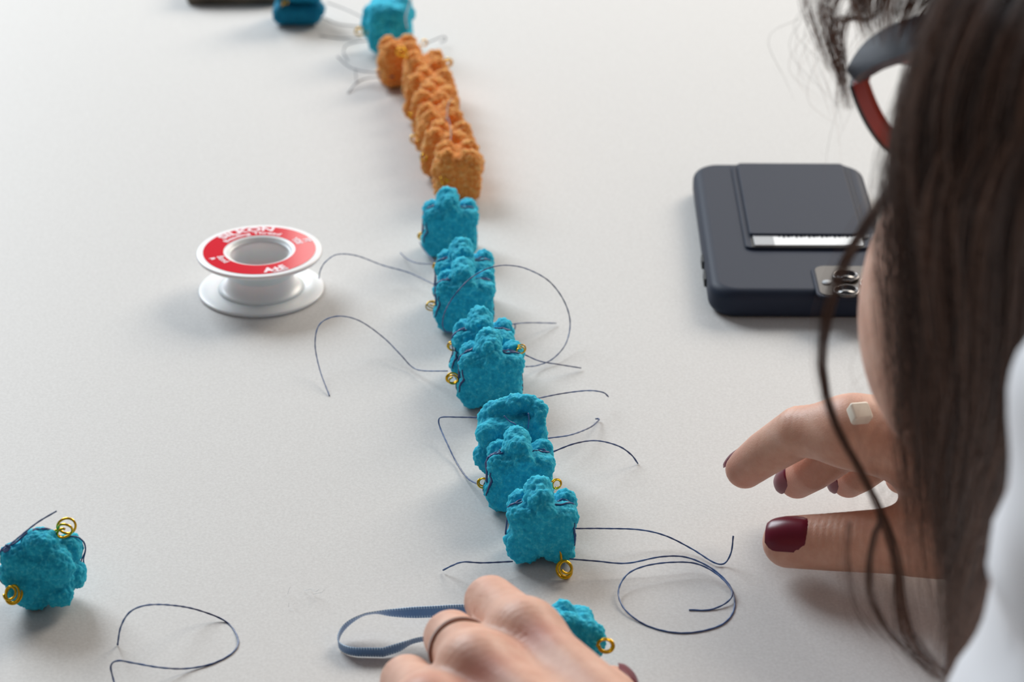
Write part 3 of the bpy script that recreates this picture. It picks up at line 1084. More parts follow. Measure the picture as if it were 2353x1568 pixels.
# camera island at the near right corner
xi0, yi1 = ph_at(1864, 613)
xi1, yi0 = PW / 2 - .006, ph_at(1900, 688)[1]
o = bm_obj('camera_rim', slab_bm(xi1 - xi0, yi1 - yi0, .0012, .0055, .0006, 10, 4), M['case'], ph)
o.location = ((xi0 + xi1) / 2, (yi0 + yi1) / 2, PT - .0003)
flat_shade_caps(o)
isl = bm_obj('camera_island', slab_bm(xi1 - xi0 - .003, yi1 - yi0 - .003, .0004, .0045, .0001, 10, 2), M['island'], ph)
isl.location = ((xi0 + xi1) / 2, (yi0 + yi1) / 2, PT + .0008)
flat_shade_caps(isl)
for lx, ly in ((1948, 634), (1950, 668), (2010, 650)):
    a, b_ = ph_at(lx, ly, PT + .002)
    rr = .0058
    o = lathe('lens_ring', [(rr - .0012, 0), (rr, 0), (rr, .0011), (rr - .0004, .0014), (rr - .0012, .0013)], M['lens_ring'], isl, 40)
    o.location = (a - isl.location.x, b_ - isl.location.y, .0004)
    o = lathe('lens', [(.00001, .0), (rr - .0011, 0), (rr - .0011, .0009), (.00001, .0010)], M['lens_glass'], isl, 40, False)
    o.location = (a - isl.location.x, b_ - isl.location.y, .0004)
a, b_ = ph_at(1905, 651, PT + .001)
o = lathe('flash', [(.00001, 0), (.0022, 0), (.0022, .0004), (.00001, .0005)], M['card_grey'], isl, 24, False)
o.location = (a - isl.location.x, b_ - isl.location.y, .0004)
for (bx_, ln) in ((.028, .010), (.045, .008)):
    o = bm_obj('side_button', slab_bm(.0016, ln, .004, .0007, .0005, 4, 3), M['dark'], ph)
    o.location = (-PW / 2 - .0002, -PL / 2 + bx_, .0045)

# brown slab at the far left
g0, g1 = G(432, 12, 0), G(640, 5, 0)
bd = empty('brown_board', ((g0[0] + g1[0]) / 2, g0[1] + .05, 0), (0, 0, .02))
tag(bd, 'brown slab lying at the top edge left of the dark blue bead', 'board')
o = bm_obj('slab', slab_bm(g1[0] - g0[0] + .004, .10, .010, .004, .002, 5, 3), M['board'], bd)
flat_shade_caps(o)
o = bm_obj('lid', slab_bm(g1[0] - g0[0], .096, .004, .004, .0015, 5, 3), M['board'], bd)
o.location.z = .0102
flat_shade_caps(o)

# ------------------------------------------------------------------ ribbon held by the near hand
def sweep(name, path, A, B, mat, parent=None, closed=False, uv_len=None, smooth=True):
    """rectangular section swept along path; A and B are half-size vectors per point"""
    path, A, B = (np.asarray(q, float) for q in (path, A, B))
    n = len(path)
    ring = np.stack([path - A - B, path + A - B, path + A + B, path - A + B], 1)
    V = ring.reshape(-1, 3)
    idx = np.arange(n * 4).reshape(n, 4)
    a = idx if closed else idx[:-1]
    b = np.roll(idx, -1, 0) if closed else idx[1:]
    Q = [tuple(x) for x in np.stack([a, np.roll(a, -1, 1), np.roll(b, -1, 1), b], -1).reshape(-1, 4)]
    if not closed:
        Q += [tuple(idx[0][::-1]), tuple(idx[-1])]
    o = mesh_obj(name, V, Q, mat, parent, smooth=False)
    if uv_len:
        L = np.r_[0, np.cumsum(np.linalg.norm(np.diff(path, axis=0), axis=1))] / uv_len
        uvl = o.data.uv_layers.new(name='UVMap')
        cross = {0: 0.0, 1: 1.0, 2: 1.0, 3: 0.0}
        for lp in o.data.loops:
            uvl.data[lp.index].uv = (L[lp.vertex_index // 4], cross[lp.vertex_index % 4])
    return o


rib = [  # px, py of the mid line, height mm, half width mm, tilt of the width from upright (rad)
    (1110, 1402, 11, 1.9, .2), (1050, 1404, 10, 2.3, .1), (1000, 1406, 9.5, 2.3, 0), (950, 1408, 9, 2.2, 0), (900, 1409, 8.5, 1.9, -.3), (862, 1409, 8, 1.7, -.8), (835, 1414, 7, 1.7, -.8),
    (805, 1430, 5.5, 1.7, -.45), (785, 1450, 4, 1.7, -.15), (777, 1472, 3, 1.8, .05), (782, 1486, 2.3, 1.8, .15), (805, 1498, 2.2, 2.2, .3), (840, 1502, 2.3, 2.4, .3), (880, 1500, 2.6, 2.4, .3),
    (920, 1487, 3.4, 2.3, .3), (950, 1474, 4, 1.8, .5), (985, 1468, 5, 1.8, .6), (1020, 1470, 6, 1.8, .6)]
rp = spline([np.r_[G(a, b, c * .001), d * .001, e] for a, b, c, d, e in rib], 160)
pth, hw, tl = rp[:, :3], rp[:, 3], rp[:, 4]
T = np.gradient(pth, axis=0)
T /= np.linalg.norm(T, axis=1, keepdims=True)
up = np.array([0, 0, 1.0])[None] - T * T[:, 2:3]
up /= np.linalg.norm(up, axis=1, keepdims=True)
sd = np.cross(T, up)
Wd = up * np.cos(tl)[:, None] + sd * np.sin(tl)[:, None]
Nn = np.cross(T, Wd)
pth[:, 2] = np.maximum(pth[:, 2], hw * np.cos(tl) + .0003)
o = sweep('satin_ribbon', pth, Wd * hw[:, None], Nn * .00012, M['ribbon'], uv_len=.0009)
tag(o, 'narrow blue satin ribbon looped out to the left from under the near hand', 'ribbon')

# ------------------------------------------------------------------ person: one body of hands, head, torso
person = empty('person', (.50, .38, -.735))
tag(person, 'person with long dark brown hair, glasses and white shirt bent over the table at right', 'person')


def add_part(o):
    world_parent(o, person)
    return o


def chain(p, pts, k=None):
    d = None
    for (a, ra), (b, rb) in zip(pts[:-1], pts[1:]):
        c = s_cap(p, a, b, ra, rb)
        d = c if d is None else np.minimum(d, c)
    return d


# --- near (left) hand
g_ = lambda x, y, z: G(x, y, z * .001)
LW, LEL = np.array([.0400, .5230, .048]), np.array([.200, .365, .050])
LI = [(g_(1208, 1460, 46), .0100), (g_(1127, 1383, 34), .0086), (np.array([.001, .6555, .0165]), .0074), (np.array([.0105, .6530, .0095]), .0066)]
LM = [(g_(1098, 1542, 47), .0105), (g_(1037, 1466, 33), .0089), (np.array([-.0115, .6420, .0140]), .0076), (np.array([-.0010, .6400, .0088]), .0068)]
LR = [(g_(990, 1640, 44), .0100), (g_(936, 1568, 30), .0086), (np.array([-.0260, .6205, .0130]), .0074), (np.array([-.0150, .6180, .0085]), .0066)]
LP = [(g_(905, 1735, 38), .0088), (g_(868, 1668, 26), .0074), (np.array([-.0350, .5980, .0120]), .0064), (np.array([-.0250, .5950, .0080]), .0058)]
LT = [(LW + np.array([.012, .022, -.006]), .0135), (g_(1408, 1695, 26), .0118), (g_(1412, 1630, 21), .0094), (g_(1404, 1588, 18), .0080)]


def f_left(p):
    d = None
    for fg in (LI, LM, LR, LP):
        # proximal phalanx a little waisted, plump pads at the joints
        c = chain(p, fg)
        d = c if d is None else smin(d, c, .0018)
    for (a, ra) in (LI[0], LM[0], LR[0], LP[0]):
        w = LW + (a - LM[0][0]) * np.array([.55, .55, .3])
        d = smin(d, s_cap(p, a - np.array([0, 0, .002]), w + np.array([0, .0, -.002]), ra * 1.06, .0150), .009)
        # tendon
        n = np.array([-.1, -.25, .96])
        d = smin(d, s_cap(p, a + n * (ra - .0060), w + n * .0092, .0050, .0030), .005)
        d = smin(d, s_ell(p, a + n * .0022, (ra * .72, ra * .78, ra * .70)), .005)
    d = smin(d, chain(p, LT), .006)
    d = smin(d, s_cap(p, LT[1][0], LI[0][0] + np.array([.004, -.02, -.012]), .009, .008), .012)
    d = smin(d, s_cap(p, LW, LW + (LEL - LW) * .24, .0240, .0265), .014)
    return d


def crease(V, N, c, ax, dors, width, amp, freq):
    """fine transverse folds on the back of a joint"""
    r = V - c
    t = r @ ax
    w = np.exp(-(t / width) ** 2) * np.clip(N @ dors, 0, 1) ** 1.5
    w *= (np.linalg.norm(r, axis=1) < .018)
    return -amp * w * np.maximum(np.sin(t * freq + .8 * np.sin(r @ np.cross(ax, dors) * 300)), 0) ** 2


def skin_detail(V, Q, f, joints):
    N = grad(f, V.astype(np.float32), .0006)
    d = np.zeros(len(V))
    for c, ax, dors, wd, amp in joints:
        d += crease(V, N, c, ax, dors, wd, amp, 2600)
    return V + N * d[:, None]


def joint(fg, k, dors, wd=.006, amp=.00032):
    ax = fg[k][0] - fg[k - 1][0] if k else fg[1][0] - fg[0][0]
    return (fg[k][0], ax / np.linalg.norm(ax), np.asarray(dors) / np.linalg.norm(dors), wd, amp)


V, Q = nets(f_left, (-.062, .462, -.002), (.098, .678, .078), .0010)
dl = (-.35, .1, .95)
V = skin_detail(V, Q, f_left, [joint(LI, 1, (-.6, .2, .8)), joint(LM, 1, (-.6, .2, .8)), joint(LR, 1, (-.6, .2, .8)), joint(LI, 0, (-.1, -.3, 1), .007, .0003),
                               joint(LM, 0, (-.1, -.3, 1), .007, .0003), joint(LT, 2, (.7, 0, .7))])
V[:, 2] = np.maximum(V[:, 2], .0004)
hand_parts = [(V, Q)]

# --- far (right) hand
RW, REL = g_(2350, 1085, 50), np.array([.395, .790, .110])
RT = [(g_(2235, 1205, 31), .0150), (g_(2085, 1243, 22), .0118), (g_(1915, 1246, 17), .0102), (g_(1812, 1246, 14), .0092)]
RI = [(g_(1960, 992, 53), .0108), (g_(1838, 992, 47), .0092), (g_(1758, 1043, 33), .0082), (g_(1712, 1078, 24), .0072)]
RM = [(g_(2020, 1000, 48), .0108), (g_(1930, 1030, 37), .0090), (g_(1868, 1078, 24), .0080), (g_(1832, 1103, 15), .0070)]
RR = [(g_(2085, 1015, 42), .0102), (g_(2020, 1045, 30), .0086), (g_(1975, 1085, 19), .0076), (g_(1950, 1104, 12), .0066)]
RP = [(g_(2150, 1030, 36), .0092), (g_(2110, 1055, 26), .0076), (g_(2085, 1085, 16), .0066), (g_(2070, 1100, 11), .0058)]


def f_right(p):
    d = None
    for fg in (RI, RM, RR, RP):
        c = chain(p, fg)
        d = c if d is None else smin(d, c, .003)
    for fg in (RI, RM, RR, RP):
        a, ra = fg[0]
        w = RW + (a - RM[0][0]) * np.array([.3, .5, .5])
        d = smin(d, s_cap(p, a, w, ra * 1.08, .0150), .009)
    d = smin(d, chain(p, RT), .006)
    d = smin(d, s_cap(p, RT[1][0] + np.array([.012, 0, 0]), RI[0][0] + np.array([.03, 0, -.012]), .0100, .0120), .012)
    d = smin(d, s_cap(p, RT[0][0], RP[0][0] + np.array([.02, 0, -.004]), .013, .012), .012)
    d = smin(d, s_cap(p, RW, RW + (REL - RW) * .28, .0235, .0265), .014)
    return d


V, Q = nets(f_right, (.066, .660, -.002), (.262, .800, .092), .0010)
V = skin_detail(V, Q, f_right, [joint(RT, 2, (0, -.5, 1), .012, .0004), joint(RI, 1, (0, .2, 1))])
V[:, 2] = np.maximum(V[:, 2], .0006)
hand_parts.append((V, Q))

# --- head: face towards the far left, bowed and tilted
az, be, ro = math.radians(45), math.radians(35), math.radians(40)
hf = np.array([-math.cos(az) * math.cos(be), math.sin(az) * math.cos(be), -math.sin(be)])
l0 = np.array([-math.sin(az), -math.cos(az), 0])
u0 = np.cross(hf, l0)
hl = l0 * math.cos(ro) + u0 * math.sin(ro)
hu = u0 * math.cos(ro) - l0 * math.sin(ro)
HR = np.stack([hf, hl, hu], 1)
CHK = np.array([.050, .035, -.057])
HINGE = P(1952, 185, .690)
HC = HINGE - HR @ np.array([.082, .071, .008])
hw2 = lambda q: HC + HR @ np.asarray(q, float)


EYE = (.0735, .032, -.002)


def f_head(p):
    q = p.copy()
    q[..., 1] = np.abs(q[..., 1])
    d = s_ell(p, (-.014, 0, .030), (.088, .073, .086))
    d = smin(d, s_ell(p, (.030, 0, -.045), (.058, .056, .066)), .03)
    d = smin(d, s_ell(q, CHK, (.0435, .0365, .053)), .02)
    d = smin(d, s_ell(p, (.074, 0, -.104), (.020, .021, .017)), .022)
    d = smin(d, s_ell(p, (.070, 0, .018), (.020, .050, .016)), .02)
    d = smax(d, -s_ell(q, (.094, .032, -.004), (.015, .017, .012)), .012)
    d = smin(d, s_cap(p, (.088, 0, .006), (.112, 0, -.034), .0080, .0110), .008)
    d = smin(d, s_ell(q, (.100, .011, -.037), (.011, .008, .008)), .006)
    d = smin(d, s_ell(p, (.087, 0, -.066), (.011, .024, .0052)), .004)
    d = smin(d, s_ell(p, (.085, 0, -.077), (.011, .021, .0062)), .004)
    for cut, sg in ((.0015, -1), (-.0062, 1)):      # eyelids
        lid = np.linalg.norm(q - np.asarray(EYE, np.float32), axis=-1) - .0127
        d = smin(d, smax(lid, sg * ((q[..., 2] - EYE[2]) - .25 * (q[..., 0] - EYE[0]) * (sg < 0) - cut), .0008), .002)
    e = s_ell(q, (-.008, .077, -.012), (.018, .0075, .031))
    e = smax(e, -s_ell(q, (-.004, .085, -.010), (.010, .0075, .019)), .003)
    d = smin(d, e, .006)
    return d


V, Q = nets(f_head, (-.115, -.092, -.132), (.13, .092, .126), .0021)
hand_parts.append((HC + V @ HR.T, Q))

# --- torso, neck, arms, legs: one coarse surface under the clothes, overlapping head and hands
NB = np.array([.290, .500, .235])
SL, SR = np.array([.215, .430, .300]), np.array([.430, .640, .285])
PEL = np.array([.660, .300, -.215])
CHEST = np.array([.390, .470, .150])
N0 = hw2((-.03, 0, -.06))


def f_torso(p, off=0.0):
    d = s_cap(p, N0, NB, .052 + off, .058 + off)
    d = smin(d, s_cap(p, SL + np.array([.02, .01, -.01]), SR + np.array([-.02, -.01, -.01]), .058 + off, .058 + off), .05)
    d = smin(d, s_cap(p, (NB + CHEST) / 2, CHEST, .105 + off, .120 + off), .06)
    d = smin(d, s_cap(p, CHEST, PEL, .118 + off, .135 + off), .06)
    return d


def f_arms(p, off=0.0):
    d = smin(s_cap(p, SL, LEL, .048 + off, .039 + off), s_cap(p, LEL, LW + (LEL - LW) * .12, .039 + off, .0255 + off), .012)
    e = smin(s_cap(p, SR, REL, .048 + off, .039 + off), s_cap(p, REL, RW + (REL - RW) * .12, .039 + off, .0250 + off), .012)
    return np.minimum(d, e)


HIPL, HIPR = PEL + np.array([-.05, -.08, -.03]), PEL + np.array([.06, .09, -.03])
KNL, KNR = np.array([.26, .42, -.235]), np.array([.35, .66, -.235])
ANL, ANR = np.array([.30, .43, -.655]), np.array([.39, .67, -.655])


def f_legs(p, off=0.0):
    d = None
    for a, b, c in ((HIPL, KNL, ANL), (HIPR, KNR, ANR)):
        e = smin(s_cap(p, a, b, .082 + off, .060 + off), s_cap(p, b, c, .058 + off, .040 + off), .02)
        d = e if d is None else np.minimum(d, e)
    return d


def f_body(p):
    d = smin(f_torso(p), f_arms(p), .03)
    d = smin(d, s_cap(p, HIPL, HIPR, .11, .11), .05)
    d = smin(d, f_legs(p), .04)
    for a, t in ((ANL, (-.13, .03, -.045)), (ANR, (-.13, .03, -.045))):
        d = smin(d, s_cap(p, a + np.array([.02, 0, -.035]), a + np.array(t), .036, .024), .02)
    return d


hand_parts.append(nets(f_body, (.03, .10, -.732), (.84, .94, .42), .010))
off_ = 0
VV, QQ = [], []
for v, q in hand_parts:
    VV.append(v)
    QQ.append(q + off_)
    off_ += len(v)
VV = np.vstack(VV)
body = mesh_obj('body', VV, np.vstack(QQ), M['skin'])
fl_ = np.zeros(len(VV))
nrm = np.empty(len(VV) * 3, np.float32)
body.data.vertices.foreach_get('normal', nrm)
for pt, rad, amt in ((g_(1226, 1452, 57), .0075, .75), (g_(1100, 1536, 58), .0095, .80), (g_(1240, 1475, 55), .006, .45), (LM[0][0] + np.array([.012, -.006, .012]), .006, .3),
                     (LI[1][0], .010, .12), (LR[0][0] + np.array([0, 0, .01]), .008, .4), (RI[3][0], .012, .55), (RM[3][0], .012, .75), (RM[2][0], .012, .5), (RR[3][0], .011, .75),
                     (RT[3][0] + np.array([-.004, 0, .006]), .011, .35), (LT[3][0], .010, .3),
                     (hw2((.088, 0, -.072)), .020, .6), (hw2((.115, 0, -.035)), .012, .3)):
    fl_ = np.maximum(fl_, amt * np.exp(-(np.linalg.norm(VV - pt, axis=1) / rad) ** 2))
at = body.data.attributes.new('flush', 'FLOAT', 'POINT')
at.data.foreach_set('value', fl_.astype(np.float32))
add_part(body)


def nail(base, tip, dors, w, l, lift, back=.25, name='fingernail'):
    """curved plate on the back of a finger tip"""
    y = (tip - base) / np.linalg.norm(tip - base)
    z = np.asarray(dors, float)
    z = z - y * (z @ y)
    z /= np.linalg.norm(z)
    x = np.cross(y, z)
    nx, ny = 11, 13
    V = []
    for lay in (0, 1):
        for j in range(ny):
            t = j / (ny - 1) * 2 - 1
            ww = w / 2 * (1 - .42 * abs(t) ** 5) * (1 - .06 * t)
            for i in range(nx):
                s = (i / (nx - 1) * 2 - 1) * ww
                zz = lift - s * s / (w * .95) - (t * t) * l * .03 - max(t, 0) ** 2 * l * .07 + (.0006 if lay and abs(t) < .999 and 0 < i < nx - 1 else 0)
                V.append(tip + y * (t * l / 2 + l * back - l * .22) + x * s + z * zz)
    F = []
    n = nx * ny
    for j in range(ny - 1):
        for i in range(nx - 1):
            a = j * nx + i
            F.append((a + n, a + 1 + n, a + 1 + nx + n, a + nx + n))
            F.append((a, a + nx, a + nx + 1, a + 1))
    o = mesh_obj(name, np.array(V), F, M['nail'])
    o['label'] = 'glossy dark red fingernail'
    world_parent(o, person)
    return o


nail(LT[2][0], LT[3][0], (.80, -.42, .45), .0122, .0145, .0086)
nail(RT[2][0], RT[3][0], (.0, -.55, .83), .0140, .0158, .0100, .13)
nail(RM[2][0], RM[3][0], (-.75, -.45, .5), .0100, .0125, .0073)
nail(RR[2][0], RR[3][0], (-.75, -.45, .45), .0092, .0115, .0069)
nail(RI[2][0], RI[3][0], (-.45, .5, .75), .0100, .0115, .0070)

# eyes on the hidden side of the face
for s_ in (-1, 1):
    bm = bmesh.new()
    bmesh.ops.create_uvsphere(bm, u_segments=24, v_segments=16, radius=.0115)
    e = bm_obj('eye', bm, M['eye_white'])
    e.location = hw2((EYE[0], EYE[1] * s_, EYE[2])).tolist()
    world_parent(e, person)
    bm = bmesh.new()
    bmesh.ops.create_uvsphere(bm, u_segments=16, v_segments=10, radius=.0056)
    i_ = bm_obj('iris', bm, M['iris'], e)
    i_.location = (HR @ np.array([.0068, 0, -.0022])).tolist()
    bp_ = spline([(0, .014 * s_, .017), (0, .030 * s_, .0225), (0, .048 * s_, .0165)], 18)
    xs = np.linspace(.12, .04, 200)
    for k in range(len(bp_)):
        col = np.stack([xs, np.full(200, bp_[k, 1]), np.full(200, bp_[k, 2])], 1).astype(np.float32)
        bp_[k, 0] = xs[np.argmax(f_head(col) < 0)] + .0002
    o = tube('eyebrow', HC + bp_ @ HR.T, [.0012, .0026, .0024, .0008], M['scalp'], None, 8, n=30)
    world_parent(o, person)

# --- shirt
C1, C2 = P(2905, 1010, .50), P(2700, 1690, .53)


def f_shirt(p):
    d = smin(f_torso(p + np.array([0, 0, 0], np.float32), .012), 1, .001)
    d = smax(d, s_cap(p, N0, NB, .070, .066) * -1, .01)
    a = smin(s_cap(p, SL, LEL, .062, .050), s_cap(p, LEL, LW + (LEL - LW) * .45, .050, .036), .015)
    a = smin(a, s_cap(p, C1, C2, .0486, .0464), .012)
    a = smin(a, s_cap(p, C1, SL, .0486, .062), .012)
    a = smin(a, s_cap(p, C2, LEL, .0464, .050), .012)
    b = smin(s_cap(p, SR, REL, .060, .050), s_cap(p, REL, RW + (REL - RW) * .42, .050, .036), .015)
    d = smin(d, np.minimum(a, b), .03)
    # soft folds and the stitched band of the sleeve
    x, y, z = p[..., 0], p[..., 1], p[..., 2]
    d = d + .0030 * np.sin(x * 70 + z * 95 + 1.3 * np.sin(y * 60)) * np.sin(z * 38 + y * 25) + .0012 * np.sin(x * 160 - z * 60 + y * 90)
    t = (p - P(2230, 1425, .50)) @ unit(-.25, .1, -.95).astype(np.float32)
    near = np.exp(-((p - P(2480, 1425, .50)) ** 2).sum(-1) / .012)
    d = d - .0022 * near * np.exp(-(t / .0045) ** 2) + .0016 * near * np.exp(-((t - .008) / .004) ** 2)
    return d


V, Q = nets(f_shirt, (.04, .12, -.36), (.84, .86, .40), .0042)
keep = V[Q].mean(1)
cutp = ((keep - PEL) @ unit(*(CHEST - PEL))) > -.02
# open collar: drop the cap over the neck
Q = Q[cutp]
shirt = mesh_obj('shirt', V, Q, M['shirt'])
shirt['label'] = 'white cotton shirt'
add_part(shirt)
V, Q = nets(lambda p: np.minimum(smin(f_legs(p, .010), s_cap(p, HIPL, HIPR, .120, .120), .05), s_cap(p, PEL, PEL + unit(*(CHEST - PEL)) * .05, .142, .137)), (.14, .10, -.66), (.84, .86, .02), .010)
add_part(mesh_obj('trousers', V, Q, M['denim']))
for a in (ANL, ANR):
    V, Q = nets(lambda p: smax(smin(s_cap(p, a + np.array([.025, 0, -.035]), a + np.array([-.14, .03, -.046]), .045, .034), s_cap(p, a + np.array([.01, 0, -.03]), a + np.array([0, 0, .02]), .047, .048), .02),
                               -(p[..., 2] + .733), .004), a + np.array([-.2, -.09, -.09]), a + np.array([.1, .1, .09]), .008)
    add_part(mesh_obj('shoe', V, Q, M['shoe']))

# --- hair: strands on the scalp plus the curtain hanging beside the face
S_list, R_list, C_list = [], [], []


def strands(arr, r, tone):
    S_list.append(arr)
    R_list.append(np.broadcast_to(r, arr.shape[:2]).copy())
    C_list.append(tone)


NP = 22
tt = np.linspace(0, 1, NP)
taper = np.clip(np.minimum(1, (1 - tt) * 4 + .25), 0, 1)


ELL = np.array([.1015, .0830, .0950])


def attach(A):
    """lead the upper end of every strand back over the skull to the parting"""
    c0_ = np.array([-.014, 0, .031])
    e = ((A[:, 3] - HC) @ HR - c0_) / ELL
    rad = np.linalg.norm(e, axis=1, keepdims=True)
    e = e / rad
    fx = np.clip(e[:, 0], -.75, .62) * .85
    top = np.stack([fx, .05 + 0 * fx, np.sqrt(1 - fx ** 2)], 1)
    for k, t in ((0, 0.0), (1, .38), (2, .74)):
        d = top * (1 - t) + e * t
        d = d / np.linalg.norm(d, axis=1, keepdims=True)
        A[:, k] = HC + (c0_ + d * ELL * (1.0 + (np.clip(rad, 1, 2) - 1.0) * t ** 2)) @ HR.T
    for _ in range(3):
        A[:, 2:5] = .25 * A[:, 1:4] + .5 * A[:, 2:5] + .25 * A[:, 3:6]
    return A


def from_guides(n, rows, bias=1.0, ytip=(1200, 1580), Y0=.56, Yslope=-.03, Yj=.010, wob=14, r=.00011, tone=(.0, .7), tbias=None, seed=0, ystart=-360, curlx=0):
    """rows: (py, x_left, x_right) outline of the falling hair in the photo; each strand hangs in its own plane of depth"""
    q = np.random.default_rng(seed)
    t = q.random(n) ** bias
    yt = q.uniform(*ytip, n) if tbias is None else tbias(t, q)
    ys = ystart + (yt - ystart)[:, None] * tt[None]
    rows = np.array(rows, float)
    xl = np.interp(ys, rows[:, 0], rows[:, 1])
    xr = np.interp(ys, rows[:, 0], rows[:, 2])
    # smooth the polyline outlines
    for _ in range(2):
        xl[:, 1:-1] = .25 * xl[:, :-2] + .5 * xl[:, 1:-1] + .25 * xl[:, 2:]
        xr[:, 1:-1] = .25 * xr[:, :-2] + .5 * xr[:, 1:-1] + .25 * xr[:, 2:]
    cl = np.round(t * 26) / 26 + q.normal(0, .006, n)          # strands gather in locks
    te = t[:, None] * (1 - .55 * tt[None]) + cl[:, None] * .55 * tt[None]
    x = xl + (xr - xl) * te
    ph1, ph2 = q.uniform(0, 6.28, (2, n))
    a1 = q.normal(0, wob, n)
    x = x + a1[:, None] * np.sin(ys / 230 + ph1[:, None]) * (.3 + tt[None]) + q.normal(0, wob * .35, n)[:, None] * np.sin(ys / 85 + ph2[:, None])
    x = x + curlx * (tt[None] ** 3) * q.normal(0, 1, n)[:, None]
    Y = Y0 + Yslope * t + q.normal(0, Yj, n)
    Y = Y[:, None] + .004 * np.sin(ys / 300 + ph2[:, None])
    v = (ys - CY) / F_PX
    D = Y / (cp - v * sp)
    X = (x - CX) / F_PX * D
    U = -v * D
    A = np.stack([X, D * cp + U * sp, CAM_H - D * sp + U * cp], -1)
    A[..., 2] = np.maximum(A[..., 2], .002)
    A = attach(A)
    lo_, hi_ = tone
    clt = q.random(27)[np.clip(np.round(t * 26).astype(int), 0, 26)]
    strands(A, r * taper[None] * q.uniform(.7, 1.25, n)[:, None], np.clip(lo_ + (hi_ - lo_) * (.62 * clt + .38 * q.random(n)), 0, 1))


main_rows = [(-360, 2330, 2900), (-100, 2200, 2660), (60, 2128, 2560), (200, 2078, 2530), (330, 2060, 2510), (480, 2085, 2490), (620, 2118, 2470), (780, 2138, 2440), (920, 2140, 2420),
             (1080, 2145, 2370), (1240, 2150, 2310), (1400, 2172, 2260), (1560, 2190, 2215)]


def main_tips(t, q):
    base = 1180 + 420 * np.clip(t * 2.2, 0, 1)
    return base + q.uniform(-160, 60, len(t))


HAIR_N = 1.0
from_guides(int(4000 * HAIR_N), main_rows, .85, Y0=.543, Yslope=-.055, Yj=.008, tbias=main_tips, seed=3, tone=(0, .75))
from_guides(int(900 * HAIR_N), main_rows, 1.3, Y0=.531, Yslope=-.060, Yj=.006, tbias=main_tips, seed=4, r=.00013, tone=(.3, 1), wob=24)
# locks swept across from the crown, down to the left
from_guides(650, [(-200, 2560, 3000), (0, 2400, 2830), (200, 2235, 2650), (360, 2120, 2520), (500, 2088, 2460), (700, 2125, 2430), (900, 2150, 2400), (1100, 2160, 2350), (1300, 2165, 2290), (1560, 2192, 2215)],
            1.0, (900, 1480), .520, -.050, .005, 16, .00012, (.25, 1), seed=8)
# thin left fringe of the curtain over cheek and hand
from_guides(260, [(-360, 2330, 2420), (60, 2120, 2180), (330, 2040, 2100), (480, 2045, 2110), (700, 2080, 2150), (900, 2065, 2150), (1100, 2075, 2165), (1300, 2080, 2200), (1560, 2120, 2230)],
            1.0, (900, 1540), .548, -.02, .006, 20, .00009, (.3, 1), seed=5)
from_guides(170, [(-360, 2330, 2420), (60, 2120, 2180), (330, 2040, 2100), (480, 2015, 2090), (700, 2010, 2110), (900, 2040, 2120), (1100, 2075, 2165), (1300, 2080, 2200), (1560, 2120, 2230)],
            1.0, (800, 1300), .548, -.02, .006, 22, .00007, (.2, .9), seed=9)
# locks above the glasses and the forelock in front of them
bang_rows = [(-420, 2300, 2600), (-120, 1960, 2330), (0, 1950, 2210), (60, 1975, 2150), (105, 1990, 2120)]
from_guides(560, bang_rows, 1.0, (20, 110), .612, .0, .008, 10, .00011, (.35, 1), seed=6, ystart=-420)


def free_strands(paths, n, spread, r, tone, seed, jit=3.0, Yj=.002):
    """paths: list of [(px, py, Y)] guides; n strands each, thinning to the tip"""
    q = np.random.default_rng(seed)
    for pa in paths:
        sp_ = spline(pa, NP)
        o_ = q.normal(0, 1, (n, 1))
        o2 = q.normal(0, 1, (n, 1))
        ph_ = q.uniform(0, 6.28, (n, 1))
        x = sp_[None, :, 0] + o_ * np.interp(tt, np.linspace(0, 1, len(spread)), spread)[None] + jit * np.sin(tt[None] * 9 + ph_) * tt[None]
        y = sp_[None, :, 1] + o2 * 4
        Y = sp_[None, :, 2] + q.normal(0, Yj, (n, 1))
        v = (y - CY) / F_PX
        D = Y / (cp - v * sp)
        A = np.stack([(x - CX) / F_PX * D, D * cp - v * D * sp, CAM_H - D * sp - v * D * cp], -1)
        A[..., 2] = np.maximum(A[..., 2], .0015)
        if pa[0][1] < -100:
            A[:, 0] = attach(A.copy())[:, 1]
        lo_, hi_ = tone
        strands(A, r * taper[None] * q.uniform(.7, 1.2, (n, 1)), lo_ + (hi_ - lo_) * q.random(n))


free_strands([[(2080, -200, .66), (1960, -60, .655), (1893, 0, .65), (1897, 60, .65), (1915, 130, .65), (1940, 200, .648), (1950, 250, .648)],
              [(2100, -220, .66), (1990, -60, .655), (1915, 0, .65), (1912, 70, .65), (1930, 140, .65), (1945, 195, .648)]], 42, (26, 12, 16, 14, 9, 5), .00008, (.45, 1), 11, 7)
free_strands([[(2060, -200, .66), (1880, -40, .652), (1850, 0, .65), (1868, 60, .65), (1890, 120, .65), (1908, 165, .65)],
              [(2080, -200, .66), (1990, 0, .652), (1960, 40, .65), (1915, 45, .65), (1905, 100, .65)],
              [(2100, -150, .66), (2010, 30, .652), (1960, 42, .65), (1925, 60, .65), (1932, 140, .65)],
              [(2160, -200, .66), (1990, -20, .65), (1940, 60, .65), (1935, 170, .65), (1925, 245, .65)]], 16, (20, 10, 6, 4), .00008, (.4, 1), 12, 6)
